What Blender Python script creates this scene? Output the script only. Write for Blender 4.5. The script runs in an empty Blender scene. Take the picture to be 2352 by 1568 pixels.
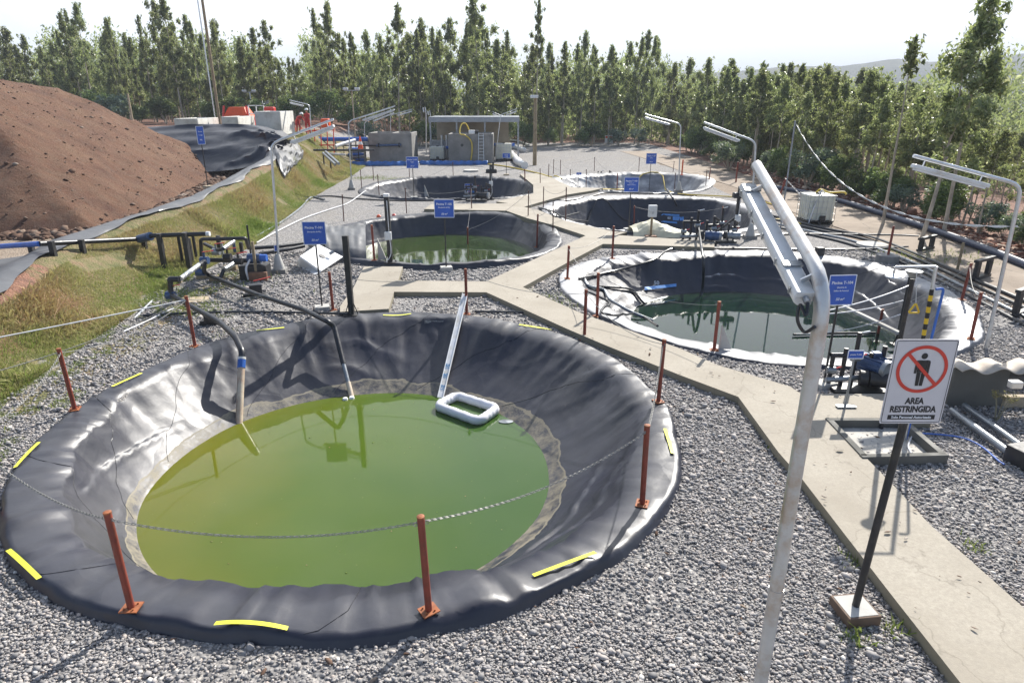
import bpy, bmesh, math, random
import numpy as np
from mathutils import Vector, Matrix, noise as mnoise
random.seed(7); RNG = np.random.RandomState(11)
C = bpy.context.scene.collection
SC = bpy.context.scene
R = math.radians
# ------------------------------------------------------------------ camera
CAM_H, TILT, FPX = 4.7, R(19.85), 1521.0        # camera height, downward tilt, focal length in photo units (2352 wide)
cam = bpy.data.objects.new('camera', bpy.data.cameras.new('camera')); C.objects.link(cam)
cam.location = (0, 0, CAM_H); cam.rotation_euler = (math.pi/2 - TILT, 0, 0)
cam.data.lens = 36*FPX/2352; cam.data.sensor_width = 36; cam.data.clip_start = .1; cam.data.clip_end = 6000
SC.camera = cam
# ------------------------------------------------------------------ sky and sun
SUN_EL, SUN_AZ = R(38), R(30)                   # azimuth measured clockwise from +Y
w = bpy.data.worlds.new('World'); SC.world = w; w.use_nodes = True
nt = w.node_tree; nt.nodes.clear()
out = nt.nodes.new('ShaderNodeOutputWorld'); bg = nt.nodes.new('ShaderNodeBackground')
sky = nt.nodes.new('ShaderNodeTexSky'); sky.sky_type = 'NISHITA'; sky.sun_disc = False
sky.sun_elevation = SUN_EL; sky.sun_rotation = SUN_AZ; sky.altitude = 300; sky.air_density = 1.0; sky.dust_density = 1.2; sky.ozone_density = 1.0
bg.inputs['Strength'].default_value = .09
tc = nt.nodes.new('ShaderNodeTexCoord')
mp = nt.nodes.new('ShaderNodeMapping'); mp.inputs['Scale'].default_value = (1, 1, 2.6)
cn = nt.nodes.new('ShaderNodeTexNoise'); cn.inputs['Scale'].default_value = 2.3; cn.inputs['Detail'].default_value = 8; cn.inputs['Roughness'].default_value = .55
cr = nt.nodes.new('ShaderNodeValToRGB'); cr.color_ramp.elements[0].position = .30; cr.color_ramp.elements[1].position = .54
mx = nt.nodes.new('ShaderNodeMixRGB'); mx.inputs['Color2'].default_value = (10.5, 10.8, 11.2, 1)
sc_ = nt.nodes.new('ShaderNodeMath'); sc_.operation = 'MULTIPLY'; sc_.inputs[1].default_value = .8
nt.links.new(tc.outputs['Generated'], mp.inputs['Vector']); nt.links.new(mp.outputs['Vector'], cn.inputs['Vector'])
nt.links.new(cn.outputs['Fac'], cr.inputs['Fac']); sx_ = nt.nodes.new('ShaderNodeSeparateXYZ'); nt.links.new(tc.outputs['Generated'], sx_.inputs[0])     # bright cloud bank on the sun's side, clear blue behind
mr = nt.nodes.new('ShaderNodeMapRange'); mr.interpolation_type = 'SMOOTHSTEP'; mr.inputs['From Min'].default_value = .15; mr.inputs['From Max'].default_value = .80
nt.links.new(sx_.outputs['Y'], mr.inputs['Value']); nt.links.new(mr.outputs[0], sc_.inputs[1])
nt.links.new(cr.outputs['Color'], sc_.inputs[0]); nt.links.new(sc_.outputs[0], mx.inputs['Fac'])
nt.links.new(sky.outputs['Color'], mx.inputs['Color1']); nt.links.new(mx.outputs['Color'], bg.inputs['Color']); nt.links.new(bg.outputs[0], out.inputs['Surface'])
sun = bpy.data.objects.new('sun', bpy.data.lights.new('sun', 'SUN')); C.objects.link(sun)
sun.data.energy = 5.0; sun.data.angle = R(.55); sun.data.color = (1, .955, .88)
sdir = Vector((math.sin(SUN_AZ)*math.cos(SUN_EL), math.cos(SUN_AZ)*math.cos(SUN_EL), math.sin(SUN_EL)))
sun.rotation_euler = sdir.to_track_quat('Z', 'Y').to_euler(); sun.location = (20, 30, 40)
SC.view_settings.view_transform = 'Standard'; SC.view_settings.look = 'None'; SC.view_settings.gamma = 1; SC.view_settings.use_curve_mapping = False
SC.view_settings.exposure = .92
SC.render.engine = 'CYCLES'
SC.cycles.use_denoising = True; SC.cycles.max_bounces = 7; SC.cycles.transparent_max_bounces = 12
SC.cycles.caustics_reflective = False; SC.cycles.caustics_refractive = False
SC.cycles.sample_clamp_indirect = 6

# ------------------------------------------------------------------ survey helpers (a point of the plan -> metres on the ground)
_c, _s = math.cos(TILT), math.sin(TILT)
def G(x, y, z=0.0):
    u = 784 - y; Y = FPX*_c + u*_s; Z = u*_c - FPX*_s; t = (z - CAM_H)/Z
    return Vector(((x - 1176)*t, Y*t, z))
def HT(X, Y, y):
    u = 784 - y; k = (FPX*_s - u*_c)/(FPX*_c + u*_s)
    return CAM_H - Y*k
def AT(x, y, Y):
    u = 784 - y; t = Y/(FPX*_c + u*_s)
    return Vector(((x - 1176)*t, Y, CAM_H + (u*_c - FPX*_s)*t))
def GR(x, y):                                    # on the terrain, not on z = 0
    p = G(x, y, 0)
    for _ in range(12):
        p = G(x, y, .5*p.z + .5*float(tz(np.array([p.x]), np.array([p.y]))[0]))
    return p
def ss(t): t = np.clip(t, 0, 1); return t*t*(3 - 2*t)
def vnoise(x, y, seed=0):
    xi = np.floor(x).astype(np.int64); yi = np.floor(y).astype(np.int64); fx = ss(x - xi); fy = ss(y - yi)
    def h(a, b):
        n = (a*374761393 + b*668265263 + seed*1442695041) & 0x7fffffff
        n = ((n ^ (n >> 13))*1274126177) & 0x7fffffff
        return ((n ^ (n >> 16)) & 0xffff)/65535.0
    return (h(xi, yi)*(1-fx) + h(xi+1, yi)*fx)*(1-fy) + (h(xi, yi+1)*(1-fx) + h(xi+1, yi+1)*fx)*fy
def fbm(x, y, seed=0, oct=4):
    v = 0; a = .5
    for i in range(oct): v = v + a*(vnoise(x*2**i, y*2**i, seed+i) - .5); a *= .5
    return v

# ------------------------------------------------------------------ object helpers
def tag(o, label=None, cat=None, group=None, kind=None):
    if label: o['label'] = label
    if cat: o['category'] = cat
    if group: o['group'] = group
    if kind: o['kind'] = kind
    return o
def thing(name, label, cat, loc=(0, 0, 0), rz=0, group=None):
    o = bpy.data.objects.new(name, None); C.objects.link(o); o.empty_display_size = .2
    o.location = loc; o.rotation_euler = (0, 0, rz)
    return tag(o, label, cat, group)
def wofs(o):
    v = Vector((0, 0, 0))
    while o is not None: v += o.location; o = o.parent
    return v
def copy_tree(o, parent=None):
    c = o.copy(); C.objects.link(c); c.parent = parent
    for ch in list(o.children): copy_tree(ch, c)
    return c
class MB:
    def __init__(s): s.v = []; s.f = []
    def add(s, v, f):
        b = len(s.v); s.v += [tuple(p) for p in v]; s.f += [tuple(i + b for i in q) for q in f]; return s
    def box(s, x, y, z, sx, sy, sz, rz=0):       # centre x, y; bottom z
        c, n = math.cos(rz), math.sin(rz); v = []
        for dz in (0, sz):
            for dx, dy in ((-sx/2, -sy/2), (sx/2, -sy/2), (sx/2, sy/2), (-sx/2, sy/2)):
                v.append((x + dx*c - dy*n, y + dx*n + dy*c, z + dz))
        return s.add(v, [(3, 2, 1, 0), (4, 5, 6, 7), (0, 1, 5, 4), (1, 2, 6, 5), (2, 3, 7, 6), (3, 0, 4, 7)])
    def beam(s, a, b, wd, ht, up=(0, 0, 1)):
        a = Vector(a); b = Vector(b); d = (b - a).normalized(); u = Vector(up)
        sd = d.cross(u)
        if sd.length < 1e-4: sd = d.cross(Vector((0, 1, 0)))
        sd.normalize(); u = sd.cross(d); v = []
        for p in (a, b):
            for i, j in ((-1, -1), (1, -1), (1, 1), (-1, 1)): v.append(p + sd*(i*wd/2) + u*(j*ht/2))
        return s.add(v, [(3, 2, 1, 0), (4, 5, 6, 7), (0, 1, 5, 4), (1, 2, 6, 5), (2, 3, 7, 6), (3, 0, 4, 7)])
    def tube(s, pts, r, n=10, cap=True, closed=False):
        pts = [Vector(p) for p in pts]; m = len(pts); rr = r if isinstance(r, (list, tuple)) else [r]*m
        v = []; f = []; prev = None
        for i, p in enumerate(pts):
            a = pts[i-1] if (i or closed) else p; b = pts[(i+1) % m] if (i < m-1 or closed) else p
            d = (b - a).normalized()
            if prev is None:
                sd = d.cross(Vector((0, 0, 1)))
                if sd.length < 1e-3: sd = d.cross(Vector((0, 1, 0)))
            else: sd = prev - d*prev.dot(d)
            sd.normalize(); prev = sd; u = sd.cross(d)
            for k in range(n):
                t = 2*math.pi*k/n; v.append(p + (sd*math.cos(t) + u*math.sin(t))*rr[i])
        for i in range(m if closed else m - 1):
            for k in range(n):
                j = (i+1) % m; k2 = (k+1) % n
                f.append((i*n+k, j*n+k, j*n+k2, i*n+k2))
        if cap and not closed:
            f.append(tuple(range(n))); f.append(tuple((m-1)*n + k for k in reversed(range(n))))
        return s.add(v, f)
    def cyl(s, a, b, r, n=14, r2=None):
        return s.tube([a, b], [r, r if r2 is None else r2], n)
    def prism(s, poly, z0, z1):
        n = len(poly); v = [(p[0], p[1], z0) for p in poly] + [(p[0], p[1], z1) for p in poly]
        return s.add(v, [tuple(reversed(range(n))), tuple(range(n, 2*n))] + [(i, (i+1) % n, n+(i+1) % n, n+i) for i in range(n)])
    def lathe(s, prof, x=0, y=0, n=20):           # prof: (r, z)
        v = []; f = []
        for r, z in prof:
            for k in range(n): t = 2*math.pi*k/n; v.append((x + r*math.cos(t), y + r*math.sin(t), z))
        for i in range(len(prof)-1):
            for k in range(n): f.append((i*n+k, i*n+(k+1) % n, (i+1)*n+(k+1) % n, (i+1)*n+k))
        f.append(tuple(reversed(range(n)))); f.append(tuple((len(prof)-1)*n + k for k in range(n)))
        return s.add(v, f)
    def grid(s, P):                               # P[i][j] points
        a = len(P); b = len(P[0])
        return s.add([p for r_ in P for p in r_], [(i*b+j, i*b+j+1, (i+1)*b+j+1, (i+1)*b+j) for i in range(a-1) for j in range(b-1)])
    def build(s, name, mat, parent=None, smooth=False, bevel=0, solid=0, sub=0):
        me = bpy.data.meshes.new(name)
        if parent is not None: off = wofs(parent)
        else:
            A = np.array(s.v); off = Vector(((A[:, 0].min()+A[:, 0].max())/2, (A[:, 1].min()+A[:, 1].max())/2, A[:, 2].min()))
        me.from_pydata([(p[0]-off.x, p[1]-off.y, p[2]-off.z) for p in s.v], [], s.f); me.update()
        bm = bmesh.new(); bm.from_mesh(me); bmesh.ops.recalc_face_normals(bm, faces=bm.faces); bm.to_mesh(me); bm.free()
        o = bpy.data.objects.new(name, me); C.objects.link(o)
        if parent is not None: o.parent = parent
        else: o.location = off
        if mat: me.materials.append(mat)
        if smooth: smooth_mesh(me)
        if solid: m = o.modifiers.new('s', 'SOLIDIFY'); m.thickness = solid; m.offset = 0
        if bevel: m = o.modifiers.new('b', 'BEVEL'); m.width = bevel; m.segments = 2; m.limit_method = 'ANGLE'; m.angle_limit = R(40)
        if sub: m = o.modifiers.new('u', 'SUBSURF'); m.levels = sub; m.render_levels = sub
        return o
def smooth_mesh(me, ang=40):
    me.polygons.foreach_set('use_smooth', [True]*len(me.polygons))
    bm = bmesh.new(); bm.from_mesh(me); bm.edges.ensure_lookup_table(); lim = R(ang)
    for e in bm.edges:
        if len(e.link_faces) == 2 and e.calc_face_angle(0) > lim: e.smooth = False
    bm.to_mesh(me); bm.free()
def curve(pts, n=6):                              # Catmull-Rom through pts
    P = [Vector(p) for p in pts]; P = [P[0]*2 - P[1]] + P + [P[-1]*2 - P[-2]]; o = []
    for i in range(1, len(P)-2):
        for k in range(n):
            t = k/n; a, b, c, d = P[i-1:i+3]
            o.append(.5*((2*b) + (c-a)*t + (2*a-5*b+4*c-d)*t*t + (3*b-a-3*c+d)*t**3))
    o.append(P[-2]); return o
def npmesh(name, V, F, mat, parent=None, smooth=False, cols=None):
    me = bpy.data.meshes.new(name); V = np.asarray(V, np.float32); F = np.asarray(F, np.int32); k = F.shape[1]
    me.vertices.add(len(V)); me.vertices.foreach_set('co', V.ravel())
    me.loops.add(F.size); me.loops.foreach_set('vertex_index', F.ravel())
    me.polygons.add(len(F)); me.polygons.foreach_set('loop_start', np.arange(len(F), dtype=np.int32)*k); me.polygons.foreach_set('loop_total', np.full(len(F), k, np.int32))
    if smooth: me.polygons.foreach_set('use_smooth', np.ones(len(F), bool))
    me.update(calc_edges=True)
    if cols is not None:
        at = me.attributes.new('tone', 'FLOAT', 'POINT'); at.data.foreach_set('value', np.asarray(cols, np.float32))
    if mat: me.materials.append(mat)
    o = bpy.data.objects.new(name, me); C.objects.link(o); o.parent = parent
    return o

# ------------------------------------------------------------------ materials
class NT:
    def __init__(s, name):
        s.m = bpy.data.materials.new(name); s.m.use_nodes = True; s.t = s.m.node_tree; s.t.nodes.clear()
        s.out = s.t.nodes.new('ShaderNodeOutputMaterial')
    def n(s, typ, **kw):
        nd = s.t.nodes.new('ShaderNode' + typ)
        for k, v in kw.items():
            if k in nd.inputs: nd.inputs[k].default_value = v
            elif k.startswith('i') and k[1:].isdigit(): nd.inputs[int(k[1:])].default_value = v
            else: setattr(nd, k, v)
        return nd
    def l(s, a, b): s.t.links.new(a, b)
    def noise(s, scale, detail=4, rough=.5, vec=None, ):
        nd = s.n('TexNoise', Scale=scale, Detail=detail, Roughness=rough)
        s.l(vec if vec is not None else s.pos(), nd.inputs['Vector']); return nd.outputs['Fac']
    def pos(s):
        if not hasattr(s, '_p'): s._p = s.n('NewGeometry').outputs['Position']
        return s._p
    def obj(s):
        if not hasattr(s, '_o'): s._o = s.n('TexCoord').outputs['Object']
        return s._o
    def ramp(s, fac, *stops):
        nd = s.n('ValToRGB'); e = nd.color_ramp.elements
        while len(e) > 1: e.remove(e[0])
        e[0].position = stops[0][0]; e[0].color = cc(stops[0][1])
        for p, c in stops[1:]: q = e.new(p); q.color = cc(c)
        s.l(fac, nd.inputs['Fac']); return nd.outputs['Color']
    def mix(s, fac, a, b, mode='MIX'):
        nd = s.n('MixRGB', blend_type=mode)
        for k, v in (('Fac', fac), ('Color1', a), ('Color2', b)):
            if isinstance(v, bpy.types.NodeSocket): s.l(v, nd.inputs[k])
            else: nd.inputs[k].default_value = v if k == 'Fac' else cc(v)
        return nd.outputs['Color']
    def math(s, op, a, b=0., c=None):
        nd = s.n('Math', operation=op)
        for i, v in enumerate((a, b, c)):
            if v is None: continue
            if isinstance(v, bpy.types.NodeSocket): s.l(v, nd.inputs[i])
            else: nd.inputs[i].default_value = v
        return nd.outputs[0]
    def bump(s, h, strength=.5, dist=.02, prev=None):
        nd = s.n('Bump', Strength=strength, Distance=dist); s.l(h, nd.inputs['Height'])
        if prev is not None: s.l(prev, nd.inputs['Normal'])
        return nd.outputs['Normal']
    def pbr(s, col, rough=.6, metal=0, normal=None, **kw):
        nd = s.n('BsdfPrincipled', Metallic=metal)
        for k, v in (('Base Color', col), ('Roughness', rough)):
            if isinstance(v, bpy.types.NodeSocket): s.l(v, nd.inputs[k])
            else: nd.inputs[k].default_value = cc(v) if k == 'Base Color' else v
        if normal is not None: s.l(normal, nd.inputs['Normal'])
        for k, v in kw.items():
            k = k.replace('_', ' '); nd.inputs[k].default_value = v
        s.l(nd.outputs[0], s.out.inputs['Surface']); s.b = nd; return s
def cc(c): return tuple(c) + (1,) if len(c) == 3 else tuple(c)
def simple(name, col, rough=.5, metal=0, var=.25, scale=6, bump=.15, bs=60, dirt=None, obj=True, **kw):
    t = NT(name); v = t.obj() if obj else t.pos()
    n1 = t.noise(scale, 5, .6, v); dark = tuple(x*(1-var) for x in col); lite = tuple(min(1, x*(1+var)) for x in col)
    col_ = t.ramp(n1, (.3, dark), (.7, lite))
    if dirt:
        col_ = t.mix(t.ramp(t.noise(scale*.6, 6, .7, v), (.48, (0, 0, 0)), (.68, (1, 1, 1))), col_, dirt)
    r_ = t.ramp(t.noise(scale*2, 3, .5, v), (.3, (rough*.8,)*3), (.7, (min(1, rough*1.2),)*3))
    t.pbr(col_, r_, metal, t.bump(t.noise(bs, 3, .5, v), bump, .005), **kw)
    return t.m
M = {}
M['rust'] = simple('red_oxide_paint', (.23, .045, .026), .55, 0, .3, 9, .2, dirt=(.17, .05, .03))
M['rustorange'] = simple('rusted_plate', (.29, .095, .035), .7, 0, .4, 12, .2)
M['galv'] = simple('galvanised_steel', (.60, .62, .64), .38, .85, .15, 7, .08)
M['galvrust'] = simple('stained_galvanised_pole', (.58, .58, .57), .42, .55, .15, 3, .08, dirt=(.40, .27, .16))
M['chain'] = simple('steel_chain', (.26, .255, .24), .6, .3, .2)
M['black'] = simple('black_plastic_pipe', (.018, .019, .024), .38, 0, .3, 8, .1)
M['blacksteel'] = simple('black_painted_steel', (.022, .022, .024), .5, 0, .3, 8, .1, dirt=(.05, .045, .04))
M['hose'] = simple('black_hose', (.025, .026, .03), .33, 0, .3)
M['greypipe'] = simple('grey_steel_pipe', (.27, .29, .31), .35, .5, .25, 5)
M['pvc'] = simple('white_pvc', (.70, .70, .72), .35, 0, .06, 4, .05, dirt=(.55, .52, .46))
M['cream'] = simple('stained_cream_pvc', (.60, .50, .38), .4, 0, .15, 3, .05, dirt=(.42, .25, .17))
M['limewash'] = simple('limewashed_concrete', (.66, .65, .61), .8, 0, .08, 2, .2, 25, dirt=(.45, .43, .39))
M['white'] = simple('white_paint', (.78, .78, .77), .4, 0, .05, 4, .05)
M['lampwhite'] = simple('grey_white_luminaire', (.66, .68, .69), .35, 0, .06, 4, .05, dirt=(.5, .48, .44))
M['signblue'] = simple('blue_sign_face', (.035, .11, .48), .35, 0, .12, 5, .03)
M['bluepaint'] = simple('blue_mark_paint', (.10, .30, .68), .5, 0, .2, 8)
M['blueplastic'] = simple('blue_plastic', (.03, .13, .50), .4, 0, .25, 5)
M['signtext'] = simple('white_lettering', (.80, .82, .86), .5, 0, .03)
M['signwhite'] = simple('white_sign_face', (.62, .60, .62), .45, 0, .05, 4, .03)
M['signred'] = simple('red_sign_ring', (.62, .05, .03), .45, 0, .05)
M['signblack'] = simple('black_lettering', (.014, .014, .016), .5, 0, .05)
M['yellow'] = simple('yellow_tape', (.80, .80, .05), .45, 0, .1, 8)
M['yellowpaint'] = simple('yellow_paint', (.70, .46, .02), .45, 0, .1, 8)
M['yellowhose'] = simple('yellow_hose', (.66, .48, .06), .45, 0, .15, 5)
M['orange'] = simple('orange_paint', (.75, .10, .02), .45, 0, .15, 5)
M['redplastic'] = simple('red_plastic', (.60, .04, .03), .4, 0, .15, 8)
M['wood'] = simple('weathered_wood', (.27, .21, .13), .8, 0, .3, 5, .3, 30)
M['palewood'] = simple('pale_timber', (.42, .34, .24), .8, 0, .25, 5, .3, 30)
M['conc'] = simple('cast_concrete', (.26, .25, .235), .85, 0, .2, 1.6, .3, 25, dirt=(.17, .165, .155))
M['darkconc'] = simple('shade_dark_concrete', (.115, .112, .10), .85, 0, .25, 2, .3, 25)  # shade under the pit roof is put into this concrete's colour
M['conclight'] = simple('pale_concrete', (.46, .45, .42), .85, 0, .15, 2, .3, 25, dirt=(.30, .28, .25))
M['redbox'] = simple('rust_formwork', (.20, .11, .07), .8, 0, .3, 8, .3, 25)
M['ibc'] = simple('translucent_tank_plastic', (.72, .72, .62), .45, 0, .08, 3, .05, Subsurface_Weight=.3, Subsurface_Radius=(.1, .1, .08))
M['motor'] = simple('blue_motor_paint', (.05, .09, .19), .35, .2, .25, 6)
M['corr'] = simple('corrugated_cement_sheet', (.50, .44, .37), .8, 0, .15, 3, .3, 25, dirt=(.34, .28, .22))
M['panel'] = simple('beige_wall_panel', (.34, .29, .21), .8, 0, .15, 2)
M['glasswin'] = simple('dark_void', (.03, .03, .035), .5, 0, .1)
M['bluetarp'] = simple('blue_tarpaulin', (.035, .14, .42), .45, 0, .3, 3, .3, 8)
M['whitetarp'] = simple('white_sheeting', (.74, .74, .73), .4, 0, .08, 3, .3, 8)
M['roof'] = simple('grey_metal_roof', (.30, .32, .35), .45, .3, .15, 3)
M['bark'] = simple('eucalyptus_bark', (.40, .35, .28), .85, 0, .35, 2.5, .3, 12, obj=False)
M['skin'] = simple('skin', (.42, .25, .17), .5, 0, .05)
M['cloth_red'] = simple('red_overalls', (.42, .03, .025), .8, 0, .2, 6)
M['stick'] = simple('dry_stems', (.30, .27, .18), .9, 0, .3)
M['fluor'] = simple('lamp_lens', (.72, .74, .76), .15, 0, .03, 4, .02)

def concrete_path():
    t = NT('weathered_path_concrete'); p = t.pos()
    a = t.ramp(t.noise(.8, 6, .6), (.3, (.300, .262, .205)), (.55, (.385, .345, .280)), (.75, (.44, .40, .33)))
    a = t.mix(t.ramp(t.noise(26, 5, .8), (.35, (0, 0, 0)), (.75, (1, 1, 1))), a, (.28, .25, .205))
    st = t.ramp(t.noise(.35, 6, .75), (.58, (0, 0, 0)), (.75, (.5, .5, .5)))
    a = t.mix(st, a, (.21, .19, .16))
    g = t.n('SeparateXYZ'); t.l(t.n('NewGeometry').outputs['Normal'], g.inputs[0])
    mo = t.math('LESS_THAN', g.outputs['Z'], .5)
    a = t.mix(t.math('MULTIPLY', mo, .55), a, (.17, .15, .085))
    vo = t.n('TexVoronoi', feature='DISTANCE_TO_EDGE', Scale=.42); 
    wn = t.n('TexNoise', Scale=1.6, Detail=5); t.l(p, wn.inputs['Vector'])
    wv = t.n('VectorMath', operation='ADD'); t.l(p, wv.inputs[0]); t.l(wn.outputs['Color'], wv.inputs[1]); t.l(wv.outputs[0], vo.inputs['Vector'])
    ck = t.ramp(vo.outputs['Distance'], (.0, (1, 1, 1)), (.006, (0, 0, 0)))
    a = t.mix(t.math('MULTIPLY', ck, .45), a, (.15, .13, .10))
    t.pbr(a, .9, 0, t.bump(t.noise(60, 4, .6), .35, .006, t.bump(t.noise(7, 3, .5), .25, .01)))
    return t.m
M['path'] = concrete_path()
M['redbox2'] = simple('brown_stained_formwork', (.15, .10, .07), .85, 0, .3, 8, .3, 25)

def liner_mat(name, wl=None, pale=False, flat=.15, dcol=(.24, .235, .22)):
    """black geomembrane; wl = water level, above which a tan scum band has dried on"""
    t = NT(name)
    a = t.ramp(t.noise(1.3, 6, .6), (.3, (.005, .006, .015)), (.7, (.010, .012, .028)))
    if pale: a = t.ramp(t.noise(.9, 6, .6), (.35, (.030, .032, .040)), (.62, (.075, .078, .085)), (.8, (.15, .15, .15)))
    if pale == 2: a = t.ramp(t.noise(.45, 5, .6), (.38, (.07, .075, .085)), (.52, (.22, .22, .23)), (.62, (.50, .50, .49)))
    dust = t.ramp(t.noise(5, 8, .75), (.56, (0, 0, 0)), (.8, (.22, .22, .22)))
    a = t.mix(dust, a, (.13, .13, .125))
    nz_ = t.n('SeparateXYZ'); t.l(t.n('NewGeometry').outputs['Normal'], nz_.inputs[0])      # level band of the rim: sun glare put into the colour, over some dust
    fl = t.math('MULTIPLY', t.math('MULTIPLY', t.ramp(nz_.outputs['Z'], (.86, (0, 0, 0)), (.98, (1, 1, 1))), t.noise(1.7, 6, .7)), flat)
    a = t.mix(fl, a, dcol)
    r_ = t.ramp(t.noise(2.2, 5, .6), (.3, (.38,)*3), (.7, (.50,)*3))
    if wl is not None:
        g = t.n('SeparateXYZ'); t.l(t.pos(), g.inputs[0])
        h = t.math('SUBTRACT', g.outputs['Z'], wl)
        h = t.math('ADD', h, t.math('MULTIPLY', t.math('SUBTRACT', t.noise(1.1, 4), .5), .30))
        band = t.math('MULTIPLY', t.math('LESS_THAN', h, .15), t.math('GREATER_THAN', h, -3))
        pat = t.ramp(t.noise(3.2, 10, .82), (.42, (0, 0, 0)), (.60, (1, 1, 1)))
        edge = t.math('MULTIPLY', t.math('LESS_THAN', h, .15), t.math('GREATER_THAN', h, .13))
        k = t.math('MAXIMUM', t.math('MULTIPLY', band, t.math('MULTIPLY', pat, .72)), t.math('MULTIPLY', edge, .65))
        a = t.mix(k, a, (.27, .235, .16))
        rr = t.n('MixRGB'); t.l(k, rr.inputs['Fac']); t.l(r_, rr.inputs['Color1']); rr.inputs['Color2'].default_value = (.8, .8, .8, 1); r_ = rr.outputs['Color']
    cw = t.n('VectorMath', operation='ADD'); cn_ = t.n('TexNoise', Scale=.7, Detail=3); t.l(t.pos(), cn_.inputs['Vector']); t.l(t.pos(), cw.inputs[0]); t.l(cn_.outputs['Color'], cw.inputs[1])
    cv = t.n('TexVoronoi', feature='DISTANCE_TO_EDGE', Scale=.8); t.l(cw.outputs[0], cv.inputs['Vector'])
    crs = t.ramp(cv.outputs['Distance'], (.0, (1, 1, 1)), (.12, (.3,)*3), (.4, (0, 0, 0)))          # sharp creases where the sheet was folded
    b = t.bump(t.noise(1.1, 2, .4), .28, .12)
    b = t.bump(crs, .22, .03, b)
    b = t.bump(t.noise(6, 3, .5), .12, .03, b)
    b = t.bump(t.noise(90, 2, .5), .12, .003, b)
    t.pbr(a, r_, 0, b, Specular_IOR_Level=.72, Sheen_Weight=0)
    return t.m
M['linerA'] = liner_mat('black_pond_liner', -1.0)
M['linerB'] = liner_mat('black_pond_liner_plain', flat=.25); M['linerD'] = liner_mat('black_pond_liner_glare_dust_rim', flat=1.5, dcol=(.42, .42, .43))  # linerD: bright rim colour carries painted sun glare
M['linerP'] = liner_mat('dusty_pond_liner', pale=True)
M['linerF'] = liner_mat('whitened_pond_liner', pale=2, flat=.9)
M['wetseam'] = simple('liner_seam', (.012, .012, .016), .3, 0, .2)

def water_mat(name, c1, c2, c3, cx, cy):
    t = NT(name); p = t.pos()
    g = t.n('SeparateXYZ'); t.l(p, g.inputs[0])
    # suspended algae: the base colour turns yellower towards the west side
    gx = t.math('DIVIDE', t.math('SUBTRACT', cx, g.outputs['X']), 6.8)
    f = t.math('ADD', t.math('ADD', gx, .48), t.math('MULTIPLY', t.math('SUBTRACT', t.noise(.5, 4), .5), .45))
    a = t.ramp(f, (.15, c1), (.55, c2), (.95, c3))
    b = t.bump(t.noise(3, 3, .5), .035, .02)
    t.pbr(a, .035, 0, b, IOR=1.333, Subsurface_Weight=.35, Subsurface_Radius=(.12, .2, .05), Subsurface_Scale=.6)
    return t.m
M['waterA'] = water_mat('green_algae_water', (.045, .092, .020), (.072, .115, .014), (.135, .135, .009), -2.5, 9.4)
M['waterB'] = water_mat('dark_green_water', (.025, .042, .018), (.035, .055, .018), (.05, .07, .018), -2.5, 24.5)
M['waterD'] = water_mat('dark_clear_water', (.006, .017, .013), (.010, .024, .017), (.014, .03, .02), 6.6, 17)

def ground_mat():
    t = NT('ground_gravel_and_soil'); p = t.pos(); g = t.n('SeparateXYZ'); t.l(p, g.inputs[0])
    vo = t.n('TexVoronoi', Scale=21, Randomness=1.); t.l(p, vo.inputs['Vector'])
    sc = t.n('SeparateColor'); t.l(vo.outputs['Color'], sc.inputs[0])
    gr = t.ramp(sc.outputs[0], (0, (.17, .17, .175)), (.4, (.28, .27, .265)), (.75, (.39, .37, .35)), (1, (.56, .53, .49)))
    gap = t.ramp(vo.outputs['Distance'], (.22, (0, 0, 0)), (.6, (1, 1, 1)))
    gr = t.mix(t.math('MULTIPLY', gap, .5), gr, (.11, .10, .095))
    gr = t.mix(t.ramp(t.noise(.45, 6, .7), (.52, (0, 0, 0)), (.72, (.45, .45, .45))), gr, (.26, .23, .18))
    dirt = t.ramp(t.noise(1.2, 8, .7), (.3, (.17, .125, .09)), (.55, (.27, .21, .155)), (.75, (.36, .30, .24)))
    grs = t.ramp(t.noise(2.2, 8, .7), (.3, (.055, .075, .02)), (.45, (.14, .13, .05)), (.58, (.21, .155, .085)), (.7, (.19, .085, .045)))
    litter = t.ramp(t.noise(5, 8, .75), (.3, (.10, .055, .04)), (.6, (.26, .13, .085)), (.8, (.36, .28, .20)))
    at = t.n('Attribute', attribute_name='zone'); zc_ = t.n('SeparateColor'); t.l(at.outputs['Color'], zc_.inputs[0])
    nz = t.math('MULTIPLY', t.math('SUBTRACT', t.noise(2.5, 6, .7), .5), .9)
    def m(sock): return t.ramp(t.math('ADD', sock, nz), (.42, (0, 0, 0)), (.58, (1, 1, 1)))
    a = t.mix(m(zc_.outputs[0]), gr, grs); a = t.mix(m(zc_.outputs[1]), a, dirt); a = t.mix(m(zc_.outputs[2]), a, litter)
    b = t.bump(vo.outputs['Distance'], 1., .03); b.node.invert = True
    b = t.bump(t.noise(3, 6, .6), .5, .08, b)
    t.pbr(a, .95, 0, b)
    return t.m
M['ground'] = ground_mat()
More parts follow.
